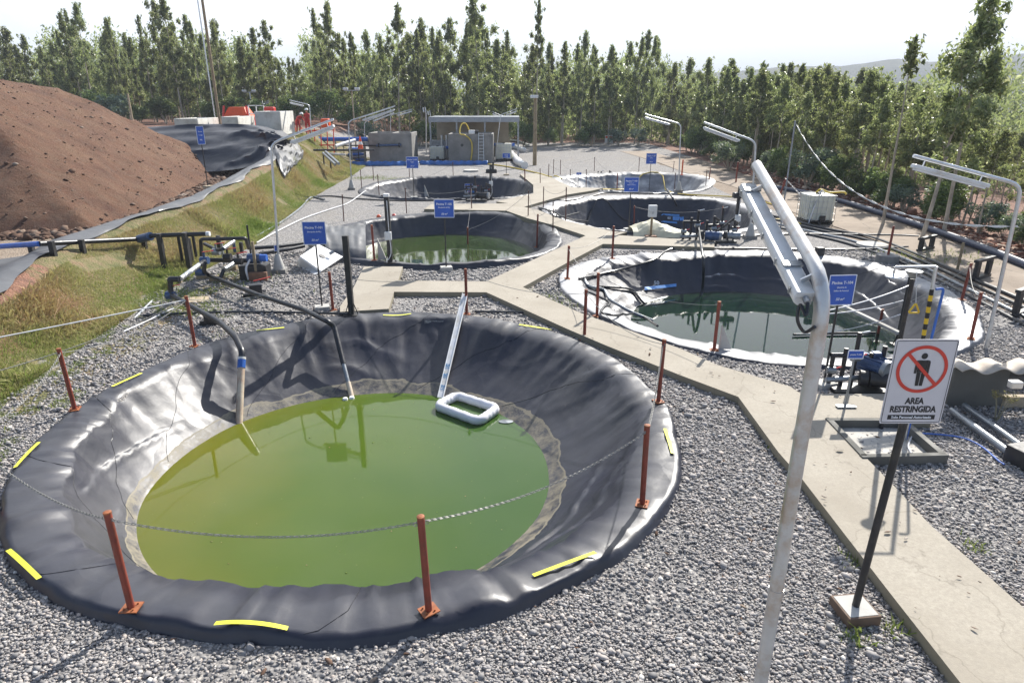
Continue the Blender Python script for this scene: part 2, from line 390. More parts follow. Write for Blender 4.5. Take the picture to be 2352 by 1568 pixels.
def mound_mat():
    t = NT('excavated_red_soil'); p = t.pos()
    mp_ = t.n('Mapping', vector_type='POINT'); mp_.inputs['Scale'].default_value = (1, 1, .25); mp_.inputs['Rotation'].default_value = (0, 0, .4); t.l(p, mp_.inputs['Vector'])
    a = t.ramp(t.noise(.55, 8, .65), (.3, (.115, .046, .026)), (.5, (.190, .088, .048)), (.7, (.235, .128, .072)))
    a = t.mix(t.ramp(t.noise(2.6, 8, .8, mp_.outputs[0]), (.42, (0, 0, 0)), (.70, (.7,)*3)), a, (.17, .115, .075))
    a = t.mix(t.ramp(t.noise(14, 6, .8), (.6, (0, 0, 0)), (.75, (.8, .8, .8))), a, (.24, .17, .13))
    b = t.bump(t.noise(9, 8, .75), 1, .10, t.bump(t.noise(2.6, 8, .8, mp_.outputs[0]), 1, .22, t.bump(t.noise(1.6, 5, .6), .6, .2)))
    t.pbr(a, .95, 0, b); return t.m
M['mound'] = mound_mat()
def tone_mat(name, stops, rough=.8, spec=.3, trans=0, bump=None):
    t = NT(name); at = t.n('Attribute', attribute_name='tone')
    a = t.ramp(at.outputs['Fac'], *stops)
    if trans:
        oi = t.n('ObjectInfo')
        hs = t.n('HueSaturation'); t.l(a, hs.inputs['Color']); t.l(t.math('ADD', .475, t.math('MULTIPLY', oi.outputs['Random'], .04)), hs.inputs['Hue'])
        t.l(t.math('ADD', .95, t.math('MULTIPLY', oi.outputs['Random'], .7)), hs.inputs['Value']); a = hs.outputs['Color']
    t.pbr(a, rough, 0, t.bump(t.noise(bump, 3), .4, .004) if bump else None, Specular_IOR_Level=spec)
    if trans:
        tr = t.n('BsdfTranslucent'); t.l(t.mix(.50, a, (.31, .37, .10), 'MIX'), tr.inputs['Color'])
        ms = t.n('MixShader'); ms.inputs[0].default_value = trans
        t.l(t.b.outputs[0], ms.inputs[1]); t.l(tr.outputs[0], ms.inputs[2]); t.l(ms.outputs[0], t.out.inputs['Surface'])
    return t.m
M['pebble'] = tone_mat('grey_pebbles', ((0, (.15, .145, .145)), (.3, (.245, .235, .23)), (.55, (.325, .305, .295)), (.75, (.40, .365, .34)), (.9, (.43, .365, .32)), (1, (.62, .59, .55))), .75, .4, bump=40)
M['clod'] = tone_mat('soil_clods', ((0, (.05, .032, .024)), (.5, (.14, .085, .06)), (.8, (.24, .19, .15)), (1, (.40, .36, .32))), .95, .2)
M['leaf'] = tone_mat('eucalyptus_leaves', ((0, (.045, .062, .036)), (.35, (.120, .145, .072)), (.65, (.215, .235, .115)), (.85, (.34, .33, .19)), (1, (.48, .45, .34))), .38, .6, .55)
M['shrubleaf'] = tone_mat('shrub_leaves', ((0, (.035, .07, .03)), (.5, (.08, .13, .045)), (1, (.17, .22, .07))), .5, .5, .4)
M['blueleaf'] = tone_mat('juvenile_blue_leaves', ((0, (.06, .10, .085)), (.5, (.12, .17, .14)), (1, (.22, .28, .22))), .5, .5, .35)
M['grass'] = tone_mat('bank_grass', ((0, (.085, .145, .022)), (.35, (.17, .22, .05)), (.62, (.29, .26, .12)), (.85, (.33, .25, .14)), (1, (.31, .19, .11))), .7, .3, .35)

# ------------------------------------------------------------------ terrain
POOLS = {}   # name: centre, outer points
_A = dict(
A=(-1.0, [(0,1120),(50,1040),(140,960),(180,940),(300,850),(450,790),(560,755),(700,735),(850,712),(1000,712),(1150,730),(1340,780),(1420,820),(1500,880),(1530,930),(1555,1000),(1558,1080),(1530,1150),(1480,1220),(1440,1250),(1330,1310),(1200,1370),(1000,1425),(850,1460),(700,1462),(550,1455),(400,1430),(280,1400),(150,1360),(60,1310),(0,1260)]),
B=(-1.0, [(760,520),(800,510),(860,500),(900,492),(1000,484),(1100,483),(1180,487),(1240,500),(1275,520),(1286,545),(1280,565),(1220,590),(1150,603),(1000,610),(900,607),(830,600),(770,585)]),
C=(-1.6, [(828,430),(870,415),(950,405),(1050,402),(1150,405),(1230,418),(1248,430),(1240,440),(1200,447),(1000,455),(900,452),(840,445)]),
D=(-1.0, [(1275,625),(1350,600),(1450,580),(1600,572),(1800,575),(1950,590),(2100,625),(2200,680),(2262,740),(2265,770),(2230,790),(1860,830),(1700,815),(1600,800),(1500,770),(1420,730),(1340,695),(1290,660)]),
E=(-1.6, [(1240,475),(1280,460),(1400,447),(1550,447),(1650,455),(1750,480),(1765,505),(1740,522),(1500,533),(1350,520),(1270,495)]),
F=(-1.3, [(1262,410),(1350,396),(1500,394),(1600,400),(1640,412),(1630,428),(1560,440),(1400,437),(1300,425)]))
CEN = dict(A=(-2.23, 9.68, 4.9), B=(-2.52, 24.5, 5.0), C=(-3.46, 39.4, 5.5), D=(6.42, 16.75, 5.1), E=(6.46, 30.1, 5.25), F=(7.7, 42.2, 5.45))
for k, (wl, pts) in _A.items():
    cx, cy, r0 = CEN[k]; P = np.array([G(x, y, .12)[:2] for x, y in pts]); th = np.arctan2(P[:, 1]-cy, P[:, 0]-cx); rr = np.hypot(P[:, 0]-cx, P[:, 1]-cy)
    nh = 4; cols_ = [np.ones_like(th)] + [f(i*th) for i in range(1, nh+1) for f in (np.cos, np.sin)]; Amt = np.array(cols_).T
    reg = np.diag([0.0] + [.15*i for i in range(1, nh+1) for _ in (0, 1)]); co = np.linalg.solve(Amt.T@Amt + reg, Amt.T@rr)
    POOLS[k] = dict(cx=cx, cy=cy, wl=wl, co=co)
def pool_r(k, th):
    co = POOLS[k]['co']; r = co[0]*np.ones_like(th)
    for i in range(1, (len(co)-1)//2+1): r = r + co[2*i-1]*np.cos(i*th) + co[2*i]*np.sin(i*th)
    return r
def in_pool(x, y, margin=0.0):
    m = np.zeros(np.shape(x), bool)
    for k, p in POOLS.items():
        dx = x-p['cx']; dy = y-p['cy']; m |= np.hypot(dx, dy) < pool_r(k, np.arctan2(dy, dx)) + margin
    return m
YK = [0, 10, 13.6, 18, 26, 38, 44, 52]
def xcrest(y): return np.interp(y, YK, [-10.0, -10.3, -10.8, -12.0, -11.8, -13.0, -15, -17])
def xtoe(y): return np.interp(y, [0, 10.9, 18, 23, 36, 47, 60, 90], [-8.4, -9.1, -9.7, -9.5, -11, -11.4, -12.5, -13])
def zcrest(y): return np.interp(y, [0, 13, 26, 38, 44, 60], [.95, 1.05, 1.28, 1.9, 2.7, 2.7])
FOOT = [(-60, 14)] + [tuple(G(x, y, z)[:2]) for x, y, z in ((0, 522, .8), (200, 515, .8), (350, 470, .8), (480, 412, .7), (530, 392, .7))] + [(-17.5, 43.5), (-24, 50), (-60, 52)]
def sdist(x, y, poly):                            # signed distance, + inside
    d = np.full(np.shape(x), 1e9); ins = np.zeros(np.shape(x), bool); n = len(poly)
    for i in range(n):
        ax, ay = poly[i]; bx, by = poly[(i+1) % n]; ex, ey = bx-ax, by-ay
        t = np.clip(((x-ax)*ex + (y-ay)*ey)/(ex*ex+ey*ey), 0, 1); d = np.minimum(d, np.hypot(x-ax-t*ex, y-ay-t*ey))
        c = (ay > y) != (by > y); ins ^= c & (x < ex*(y-ay)/(ey if ey else 1e-9) + ax)
    return np.where(ins, d, -d)
def tz(x, y):
    x = np.asarray(x, float); y = np.asarray(y, float)
    xc, xt, zc = xcrest(y), xtoe(y), zcrest(y)
    u_ = (xt - x)/(xt - xc); z = zc*(.45*ss(u_) + .55*np.clip(u_, 0, 1))
    floor = np.interp(y, [0, 39.5, 44.5, 60], [.55, .55, 2.75, 2.5])
    west = ss((xc - x - .25)/1.6); z = np.where(x < xc, zc + (floor - zc)*west, z)
    far = ss((y - 46)/3); z = np.where(x < xt, z*(1-far) + far*2.6*ss((xt - x)/5), z)
    z = z + .05*fbm(x*.8, y*.8, 3)*ss((-8.6 - x)/1.5)
    drop = np.clip(x - 17, 0, None); z = z - .13*np.minimum(drop, 60)*ss((x-17)/3) - .02*np.clip(x-77, 0, 800)
    z = z + .5*fbm(x*.12, y*.12, 9)*ss((x-17)/4)
    z = z - .012*np.clip(y - 95, 0, 900)
    return z
def terrain():
    def ax(lo, hi, step, far_lo, far_hi, n=34):
        core = np.arange(lo, hi+1e-6, step); g = np.linspace(0, 1, n)[1:]
        a = lo - step*np.arange(1, n)*1.0 - (far_lo)*(g**3.2); b = hi + step*np.arange(1, n)*1.0 + far_hi*(g**3.2)
        return np.concatenate([a[::-1], core, b])
    xs = ax(-15, 19, .2, 1500, 2500, 40); ys = ax(3, 50, .2, 60, 3000, 40)
    X, Y = np.meshgrid(xs, ys); Z = tz(X, Y) + .012*fbm(X*2, Y*2, 5)
    Z = np.where(in_pool(X, Y, -.42), -2.8, Z)
    V = np.stack([X, Y, Z], -1).reshape(-1, 3); nx = len(xs); ny = len(ys)
    i = np.arange(nx*ny).reshape(ny, nx); F = np.stack([i[:-1, :-1], i[:-1, 1:], i[1:, 1:], i[1:, :-1]], -1).reshape(-1, 4)
    o = npmesh('ground', V, F, M['ground'], smooth=True); tag(o, kind='structure')
    x = V[:, 0]; y = V[:, 1]
    gl = np.clip((xtoe(y) + .55 - x)/.9, 0, 1)*(y < 62)                     # grass on the bank
    gl = np.maximum(gl, np.clip(1 - np.abs(x + 8.0)/1.9, 0, 1)*.62*(y < 20))
    pit = np.clip((xcrest(y) - .5 - x)/.8, 0, 1)*(y < 46)                   # bare soil in the pit
    road = ss((x - 11.8 - .3*np.sin(y*.3))/.6)*(y < 60); yard = ss((y - 50)/4)*ss((x+12)/3)*.38; dirt = np.maximum(np.maximum(pit, road), yard)
    soil = .80*ss((-8.9 - x)/1.0)*ss((16.5 - y)/3)*(x > -12)
    lit = np.maximum(ss((x - 16.0)/.8), ss((y - 80)/6)); lit = np.maximum(lit, ss((-14-x)/4)*ss((y-58)/6)*.9); lit = np.maximum(lit, soil*1.0); lit = np.maximum(lit, .50*(vnoise(x*.8, y*.6, 31) > .75)*(x < xtoe(y) - .3)*(x > xcrest(y) - .2)*(y < 50))
    col = np.stack([np.clip(gl*(1-pit), 0, 1), dirt, lit, np.ones_like(x)], 1).astype(np.float32)
    a = o.data.attributes.new('zone', 'FLOAT_COLOR', 'POINT'); a.data.foreach_set('color', col.ravel())
    # road slab: pale compacted strip running north along the east side
    yy = np.concatenate([np.arange(8, 50, 1.0), [55, 62, 70]]); P = []
    for s_, xo in ((0, 12.9), (1, 13.8), (2, 14.7), (3, 15.7)):
        P.append([(xo + .18*math.sin(q*.35 + s_) - .06*max(0, q-40), q, .008 + .012*math.sin(q*.6+s_*2) + .02) for q in yy])
    t = NT('pale_compacted_road'); a_ = t.ramp(t.noise(.9, 8, .7), (.3, (.20, .155, .115)), (.6, (.30, .24, .185)), (.8, (.38, .31, .25)))
    vo = t.n('TexVoronoi', feature='DISTANCE_TO_EDGE', Scale=.3); wn = t.noise(1.2, 6); wv = t.n('VectorMath', operation='ADD'); t.l(t.pos(), wv.inputs[0]); t.l(wn, wv.inputs[1]); t.l(wv.outputs[0], vo.inputs['Vector'])
    a_ = t.mix(t.ramp(vo.outputs['Distance'], (0, (.8,)*3), (.008, (0, 0, 0))), a_, (.10, .085, .07))
    t.pbr(a_, .92, 0, t.bump(t.noise(30, 6, .7), .5, .02))
    rd = MB().grid(P).build('road', t.m, smooth=True); tag(rd, kind='structure')
terrain()
# distant ridge
def ridge():
    xs = np.linspace(-200, 1500, 120); V = []; F = []
    prof = np.interp(xs, [-200, 300, 480, 640, 780, 900, 1500], [10, 44, 54, 60, 78, 96, 130])
    rows = [(760, -40, 0), (840, .55, 1), (930, 1.0, 1), (1150, .6, 1)]
    for d, k, m_ in rows:
        for x, p in zip(xs, prof):
            h = k if not m_ else p*k + (12*fbm(np.array([x*.02]), np.array([d*.01]), 21)[0])*k
            V.append((x, d, h))
    n = len(xs)
    for r_ in range(len(rows)-1):
        for i in range(n-1): F.append((r_*n+i, r_*n+i+1, (r_+1)*n+i+1, (r_+1)*n+i))
    t = NT('wooded_ridge'); a = t.ramp(t.noise(.02, 8, .7), (.3, (.05, .06, .035)), (.7, (.12, .12, .07))); t.pbr(a, 1, 0, t.bump(t.noise(.08, 6, .7), 1, 6))
    o = npmesh('hills', V, F, t.m, smooth=True); tag(o, kind='structure')
ridge()
hz = NT('haze_air'); hz.n('BsdfPrincipled')
for nd in list(hz.t.nodes):
    if nd != hz.out: hz.t.nodes.remove(nd)
pv = hz.n('VolumePrincipled'); pv.inputs['Color'].default_value = (.80, .87, 1, 1); pv.inputs['Density'].default_value = .0006; pv.inputs['Anisotropy'].default_value = 0
hz.l(pv.outputs[0], hz.out.inputs['Volume'])
hb = MB().box(0, 1500, -90, 9000, 9000, 260).build('haze', hz.m); tag(hb, 'thin bluish air haze over the far ridge', 'haze', kind='stuff')
# ------------------------------------------------------------------ pools
WC = {'A': (-2.54, 9.44, 3.17), 'B': (-3.0, 25.1, 3.75), 'D': (6.66, 16.95, 3.3)}   # water circles
def liner(k, label, mat, deep, wall=1.75, amp=1.0, seed=1):
    p = POOLS[k]; cx, cy = p['cx'], p['cy']; n = 360
    th = np.linspace(0, 2*np.pi, n, endpoint=False); ro = pool_r(k, th) + (.16 if k == 'A' else .12)*fbm(np.cos(th)*5+60, np.sin(th)*5+60, seed+50, 4)
    lip = .070 + .012*np.sin(th*3+seed) + .03*fbm(np.cos(th)*4+9, np.sin(th)*4+9, seed)*2
    if k in 'AB': lip = lip + (.05 if k == 'A' else .08)*np.clip(-np.sin(th), 0, 1)
    wob = fbm(np.cos(th)*7+20, np.sin(th)*7+20, seed+3, 4)
    if k in WC:
        wx, wy, wr = WC[k]; ux, uy = np.cos(th), np.sin(th); bq = ux*(wx-cx) + uy*(wy-cy); rwat = bq + np.sqrt(np.maximum(0, bq*bq - ((wx-cx)**2 + (wy-cy)**2 - wr*wr)))
        wall = np.maximum(.95, ro - rwat)
    prof = [(0.10, -.06), (0.04, .01), (0.01, 'm'), (-.02, 'l'), (-.07, 'h'), (-.20, 'h2'), (-.34, 'h3')]
    rows = []
    for d, z in prof:
        zz = dict(m=lip*.6, l=lip*.97, h=lip*1.02, h2=lip*.93, h3=lip*.80).get(z) if isinstance(z, str) else np.full(n, z)
        rows.append((ro + d + (wob*.10 if d > -.02 else 0), zz))
    cr = (.62 if k in 'DEF' else .46) + wob*.30 + (.22*np.clip(-np.sin(th), 0, 1) if k == 'A' else 0) + .06*np.sin(th*5+seed)           # where the sheet breaks down into the pit
    wl = p['wl']
    N = 26
    for i in range(1, N+1):
        s = i/N; d = cr + (wall - cr)*s
        z = lip*(1 - s) + deep*ss(np.array(s))*1.0 if False else lip*.62 + (wl - lip*.62)*s**.90
        z = z - .05*np.sin(np.pi*s)
        rows.append((ro - d, z))
    for i in range(1, 7):
        s = i/6; rows.append((ro - wall - .8*s, np.full(n, wl) + (deep-wl)*ss(np.array(s))))
    rb = ro - (wall + .8)
    for f in (.66, .33, .02): rows.append((rb*f, np.full(n, deep - .03)))
    RR = np.array([r for r, _ in rows]); ZZ = np.array([z for _, z in rows])
    # folds: run down the wall from the crest, fade out below
    m = len(rows); TH = np.tile(th, (m, 1)); I = np.arange(m)[:, None]
    s_ = np.clip((I - 5)/N, 0, 1)
    TH2 = TH + .16*s_*np.sin(TH*3+seed) + .12*fbm(np.cos(TH)*6+2, np.sin(TH)*6+2, seed+33, 3)
    c1 = fbm(np.cos(TH2)*9+31, np.sin(TH2)*9+31 + s_*.6, seed+7, 3)
    ridged = 1 - np.abs(vnoise(np.cos(TH2)*16+50 + s_*.8, np.sin(TH2)*16+50, seed+11)*2 - 1)
    ridged2 = 1 - np.abs(vnoise(np.cos(TH2)*30+70 + s_*2, np.sin(TH2)*30+70, seed+12)*2 - 1)
    fa = np.clip(.75 + 2.6*fbm(np.cos(TH)*2.3+3, np.sin(TH)*2.3 + 3, seed+40, 2), .08, 2.0)     # some stretches lie smooth, others bunch up
    env = np.clip(1 - np.abs(s_ - .14)*2.2, .22, 1)*(I > 3)*fa
    env = np.where(s_ > .8, env*np.clip((1.05-s_)*4, .1, 1), env)
    dn = amp*env*(.10*c1 + .070*(ridged**4 - .25) + .050*(ridged2**4 - .25))
    lon = vnoise(TH*3.2 + 2*s_, s_*4.2 + 1.3*np.sin(TH*2), seed+61)                               # long wrinkles lying along the slope
    lon = (1 - np.abs(lon*2 - 1))**5; pk = np.clip(vnoise(np.cos(TH)*3+8, np.sin(TH)*3+8, seed+62)*2.2 - .6, 0, 1)
    dn = dn + .085*amp*lon*pk*np.clip(s_*5, 0, 1)*np.clip((.95-s_)*5, 0, 1)
    big = .075*amp*fbm(TH*0 + RR*np.cos(TH)*.5+5, RR*np.sin(TH)*.5+5, seed+20, 2)*(I > 3)
    Z = ZZ + dn + big; Rr = RR + .35*dn
    X = cx + Rr*np.cos(TH); Y = cy + Rr*np.sin(TH)
    V = np.stack([X, Y, Z], -1).reshape(-1, 3); i = np.arange(m*n).reshape(m, n)
    F = np.stack([i[:-1], np.roll(i[:-1], -1, 1), np.roll(i[1:], -1, 1), i[1:]], -1).reshape(-1, 4)
    root = thing('pond', label, 'lined pond', (cx, cy, 0))
    V = V - np.array([cx, cy, 0])
    o = npmesh('liner', V, F[:, ::-1], mat, root, smooth=True)
    POOLS[k].update(X=X, Y=Y, Z=Z, th=th, root=root)
    return root
def on_liner(k, ang, row):                        # world point on the sheet
    p = POOLS[k]; n = len(p['th']); j = ang/(2*math.pi)*n; j0 = int(math.floor(j)); f = j-j0
    i0 = int(row); g = row-i0; q = Vector((0, 0, 0))
    for a, wa in ((i0, 1-g), (min(i0+1, len(p['X'])-1), g)):
        for b, wb in ((j0 % n, 1-f), ((j0+1) % n, f)):
            q += Vector((p['X'][a, b], p['Y'][a, b], p['Z'][a, b]))*wa*wb
    return q
def ang_of(k, q): p = POOLS[k]; return math.atan2(q[1]-p['cy'], q[0]-p['cx']) % (2*math.pi)
def liner_z(x, y):
    """height of whatever sheet or ground lies at x, y"""
    for k, p in POOLS.items():
        if 'X' not in p: continue
        d = math.hypot(x-p['cx'], y-p['cy'])
        if d < 6.5:
            j = int(round(((math.atan2(y-p['cy'], x-p['cx'])) % (2*math.pi))/(2*math.pi)*len(p['th']))) % len(p['th'])
            rr = np.hypot(p['X'][:, j]-p['cx'], p['Y'][:, j]-p['cy'])
            if d < rr[0]: return float(np.interp(-d, -rr, p['Z'][:, j]))
    return float(tz(np.array([x]), np.array([y]))[0])
PL = {
'A': ('nearest and largest lined pond, black liner around bright green water', M['linerA'], -1.7, 1.75, .85, 3),
'B': ('black lined pond behind the near one, dark water mirroring trees', M['linerB'], -1.6, 1.5, 1.0, 5),
'C': ('farthest pond on the left, deep empty black liner with scalloped rim', M['linerB'], -1.7, 1.5, 1.1, 8),
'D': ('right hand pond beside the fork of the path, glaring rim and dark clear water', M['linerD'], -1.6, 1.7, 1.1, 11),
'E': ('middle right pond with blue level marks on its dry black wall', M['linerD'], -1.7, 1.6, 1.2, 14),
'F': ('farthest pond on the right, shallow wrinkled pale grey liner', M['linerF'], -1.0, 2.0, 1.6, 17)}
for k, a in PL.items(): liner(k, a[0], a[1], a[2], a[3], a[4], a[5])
def water(k, mat, z):
    p = POOLS[k]; r = 4.3; V = [(0, 0, 0)]; n = 64
    V = [(r*math.cos(2*math.pi*i/n), r*math.sin(2*math.pi*i/n), 0) for i in range(n)]
    o = npmesh('water', np.array(V), np.array([list(range(n))]), mat); o.location = (p['cx'], p['cy'], z); tag(o, kind='structure')
    # keep the sheet inside the pond wall
    rr = np.array([np.interp(-z, -p['Z'][6:34, j], np.hypot(p['X'][6:34, j]-p['cx'], p['Y'][6:34, j]-p['cy'])) for j in range(len(p['th']))]) + .18
    idx = (np.arange(n)*len(p['th'])//n)
    for i, v in enumerate(o.data.vertices):
        t = 2*math.pi*i/n; v.co = (rr[idx[i]]*math.cos(t), rr[idx[i]]*math.sin(t), 0)
water('A', M['waterA'], -1.0); water('B', M['waterB'], -.78); water('D', M['waterD'], -.95)
# welded seams of the sheets and the yellow marking tape stuck along the rims (parts of each pond)
for k, angs in (('A', (3.45, 3.02, 2.55, 2.0, 1.45, .9, .25, 4.1, 4.75)), ('B', (1.1, 2.2)), ('D', (2.6, .4))):
    for a in angs:
        pts = [on_liner(k, a + .010*(r_-3) + .015*math.sin(r_*.22 + a), r_*.5) + Vector((0, 0, .001)) for r_ in range(6, 62)]
        MB().tube(pts, .0045, 5).build('seam', M['wetseam'], POOLS[k]['root'], smooth=True)
def tape(k, x0, y0, x1, y1, row=4.2, wd=.05):
    a0 = ang_of(k, G(x0, y0, .15)); a1 = ang_of(k, G(x1, y1, .15))
    if a1 - a0 > math.pi: a1 -= 2*math.pi
    if a0 - a1 > math.pi: a1 += 2*math.pi
    P = [[], []]
    for i in range(13):
        a = a0 + (a1-a0)*i/12
        d = math.hypot(*(np.array(G(x0+(x1-x0)*i/12, y0+(y1-y0)*i/12, .17)[:2]) - np.array([POOLS[k]['cx'], POOLS[k]['cy']])))
        for s, lst in ((-1, P[0]), (1, P[1])):
            rr_ = d + s*wd/2; x = POOLS[k]['cx'] + rr_*math.cos(a); y = POOLS[k]['cy'] + rr_*math.sin(a)
            lst.append((x, y, max(liner_z(x+e, y+f) for e in (-.05, 0, .05) for f in (-.05, 0, .05)) + .008))
    for i_, l_ in enumerate(P):                                     # tape is stiff: one smooth bend, just clear of the sheet
        u_ = np.linspace(0, 1, len(l_)); z_ = np.array([q[2] for q in l_]); c_ = np.polyfit(u_, z_, 2); f_ = np.polyval(c_, u_); f_ = f_ + max(0, float((z_ - f_).max()))*.7 + .002
        P[i_] = [(q[0], q[1], float(h_)) for q, h_ in zip(l_, f_)]
    MB().grid(P).build('marking_tape', M['yellow'], POOLS[k]['root'])
for q in ((252,880,320,850),(30,1068,85,1012),(20,1262,92,1325),(496,1426,662,1434),(1222,1312,1365,1268),(1528,980,1545,1035),(880,716,945,712),(585,750,650,742),(1195,738,1270,748)): tape('A', *q)
tape('B', 1255, 580, 1276, 570, wd=.04)
# ------------------------------------------------------------------ concrete walkway
PATH_H = .13
segs = [
 [(2207,1568),(2035,1349),(1842,1099),(1788,1038),(1696,911),(1840,904),(1905,965),(2055,1117),(2133,1201),(2353,1396),(2470,1568)],
 [(1696,911),(1562,861),(1392,793),(1305,756),(1117,671),(1335,719),(1562,800),(1646,837),(1814,887),(1840,904)],
 [(1840,904),(2060,904),(2140,965),(1905,965)],
 [(1117,671),(905,670),(893,709),(781,716),(781,703),(811,662),(836,612),(925,612),(915,644),(1117,646),(1201,659),(1335,719)],
 [(1117,646),(1345,541),(1440,533),(1416,540),(1385,560),(1305,602),(1201,659)],
 [(1385,560),(1416,540),(1641,554),(1641,568)],
 [(1345,541),(1271,517),(1211,501),(1163,484),(974,480),(991,469),(1168,467),(1204,475),(1240,484),(1299,507),(1406,531),(1440,533)],
 [(1168,467),(1140,463),(1225,444),(1225,425),(1194,400),(1232,398),(1268,408),(1312,430),(1302,447),(1204,475)],
 [(1312,430),(1385,432),(1360,438),(1302,447)]]
pm = MB(); PATHP = []
for s in segs:
    poly = [tuple(G(x, y, PATH_H)[:2]) for x, y in s]
    PATHP.append(poly); pm.prism(poly, -.06, PATH_H)
o = pm.build('walkway', M['path']); tag(o, kind='structure')
bm = bmesh.new(); bm.from_mesh(o.data); bmesh.ops.triangulate(bm, faces=[f for f in bm.faces if len(f.verts) > 4]); bm.to_mesh(o.data); bm.free()
def in_path(x, y, m=0):
    r_ = np.zeros(np.shape(x), bool)
    for p in PATHP: r_ |= sdist(x, y, p) > -m
    return r_
# ------------------------------------------------------------------ pebbles, real stones in the foreground
def ico(seed):
    bm = bmesh.new(); bmesh.ops.create_icosphere(bm, subdivisions=1, radius=1); V = np.array([v.co[:] for v in bm.verts]); F = np.array([[v.index for v in f.verts] for f in bm.faces]); bm.free()
    r = np.random.RandomState(seed); V = V*(1 + r.uniform(-.30, .30, (len(V), 1))); V[:, 2] *= .58; V[:, 0] *= 1.25; return V, F
def scatter(name, x, y, z, size, mat, tone, protos, kind='stuff', label=None, cat=None):
    Vs = []; Fs = []; Ts = []; base = 0; n = len(x); which = RNG.randint(0, len(protos), n)
    for w_, (V, F) in enumerate(protos):
        I = np.where(which == w_)[0]; m = len(I)
        if not m: continue
        a = RNG.uniform(0, 2*np.pi, m); ca, sa = np.cos(a), np.sin(a); b = RNG.normal(0, .35, m); cb, sb = np.cos(b), np.sin(b)
        s = size[I]; P = V[None]*s[:, None, None]
        Xr = P[:, :, 0]*ca[:, None] - P[:, :, 1]*sa[:, None]; Yr = P[:, :, 0]*sa[:, None] + P[:, :, 1]*ca[:, None]; Zr = P[:, :, 2]
        Y2 = Yr*cb[:, None] - Zr*sb[:, None]; Z2 = Yr*sb[:, None] + Zr*cb[:, None]
        P = np.stack([Xr + x[I][:, None], Y2 + y[I][:, None], Z2 + z[I][:, None]], -1)
        Vs.append(P.reshape(-1, 3)); Fs.append((F[None] + (np.arange(m)*len(V))[:, None, None]).reshape(-1, F.shape[1]) + base); base += m*len(V)
        Ts.append(np.repeat(tone[I], len(V)))
    o = npmesh(name, np.concatenate(Vs), np.concatenate(Fs), mat, smooth=False, cols=np.concatenate(Ts)); tag(o, label, cat, kind=kind); return o
def gravel():
    X = []; Y = []; S = []
    for (y0, y1, den, s0) in ((3.6, 6.5, 2600, .0112), (6.5, 9.5, 1800, .0128), (9.5, 14, 800, .016), (14, 22, 200, .021)):
        area = 26*(y1-y0); n = int(area*den); x = RNG.uniform(-12, 14, n); y = RNG.uniform(y0, y1, n)
        keep = (np.abs(x) < y*.80 + .9); x, y = x[keep], y[keep]; X.append(x); Y.append(y); S.append(s0*np.exp(RNG.normal(0, .38, len(x))))
    x = np.concatenate(X); y = np.concatenate(Y); s = np.concatenate(S)
    k = ~in_pool(x, y, .02) & ~in_path(x, y, .01) & (x > xtoe(y) + .9 - .8*vnoise(x*1.5, y*1.5, 2)) & (x < 12.4)
    thin = vnoise(x*.7, y*.7, 44); k &= ~((thin > .70) & (RNG.rand(len(x)) < .6))
    x, y, s = x[k], y[k], s[k]
    z = tz(x, y) + s*.35 + RNG.uniform(-.004, .012, len(x))
    tone = np.clip(RNG.beta(2.2, 2.4, len(x)) + (RNG.rand(len(x)) < .05)*.4 - .0, 0, 1)
    scatter('gravel', x, y, z, s, M['pebble'], tone, [ico(i) for i in range(6)], label='loose grey gravel spread between ponds and walkway', cat='gravel')
gravel()
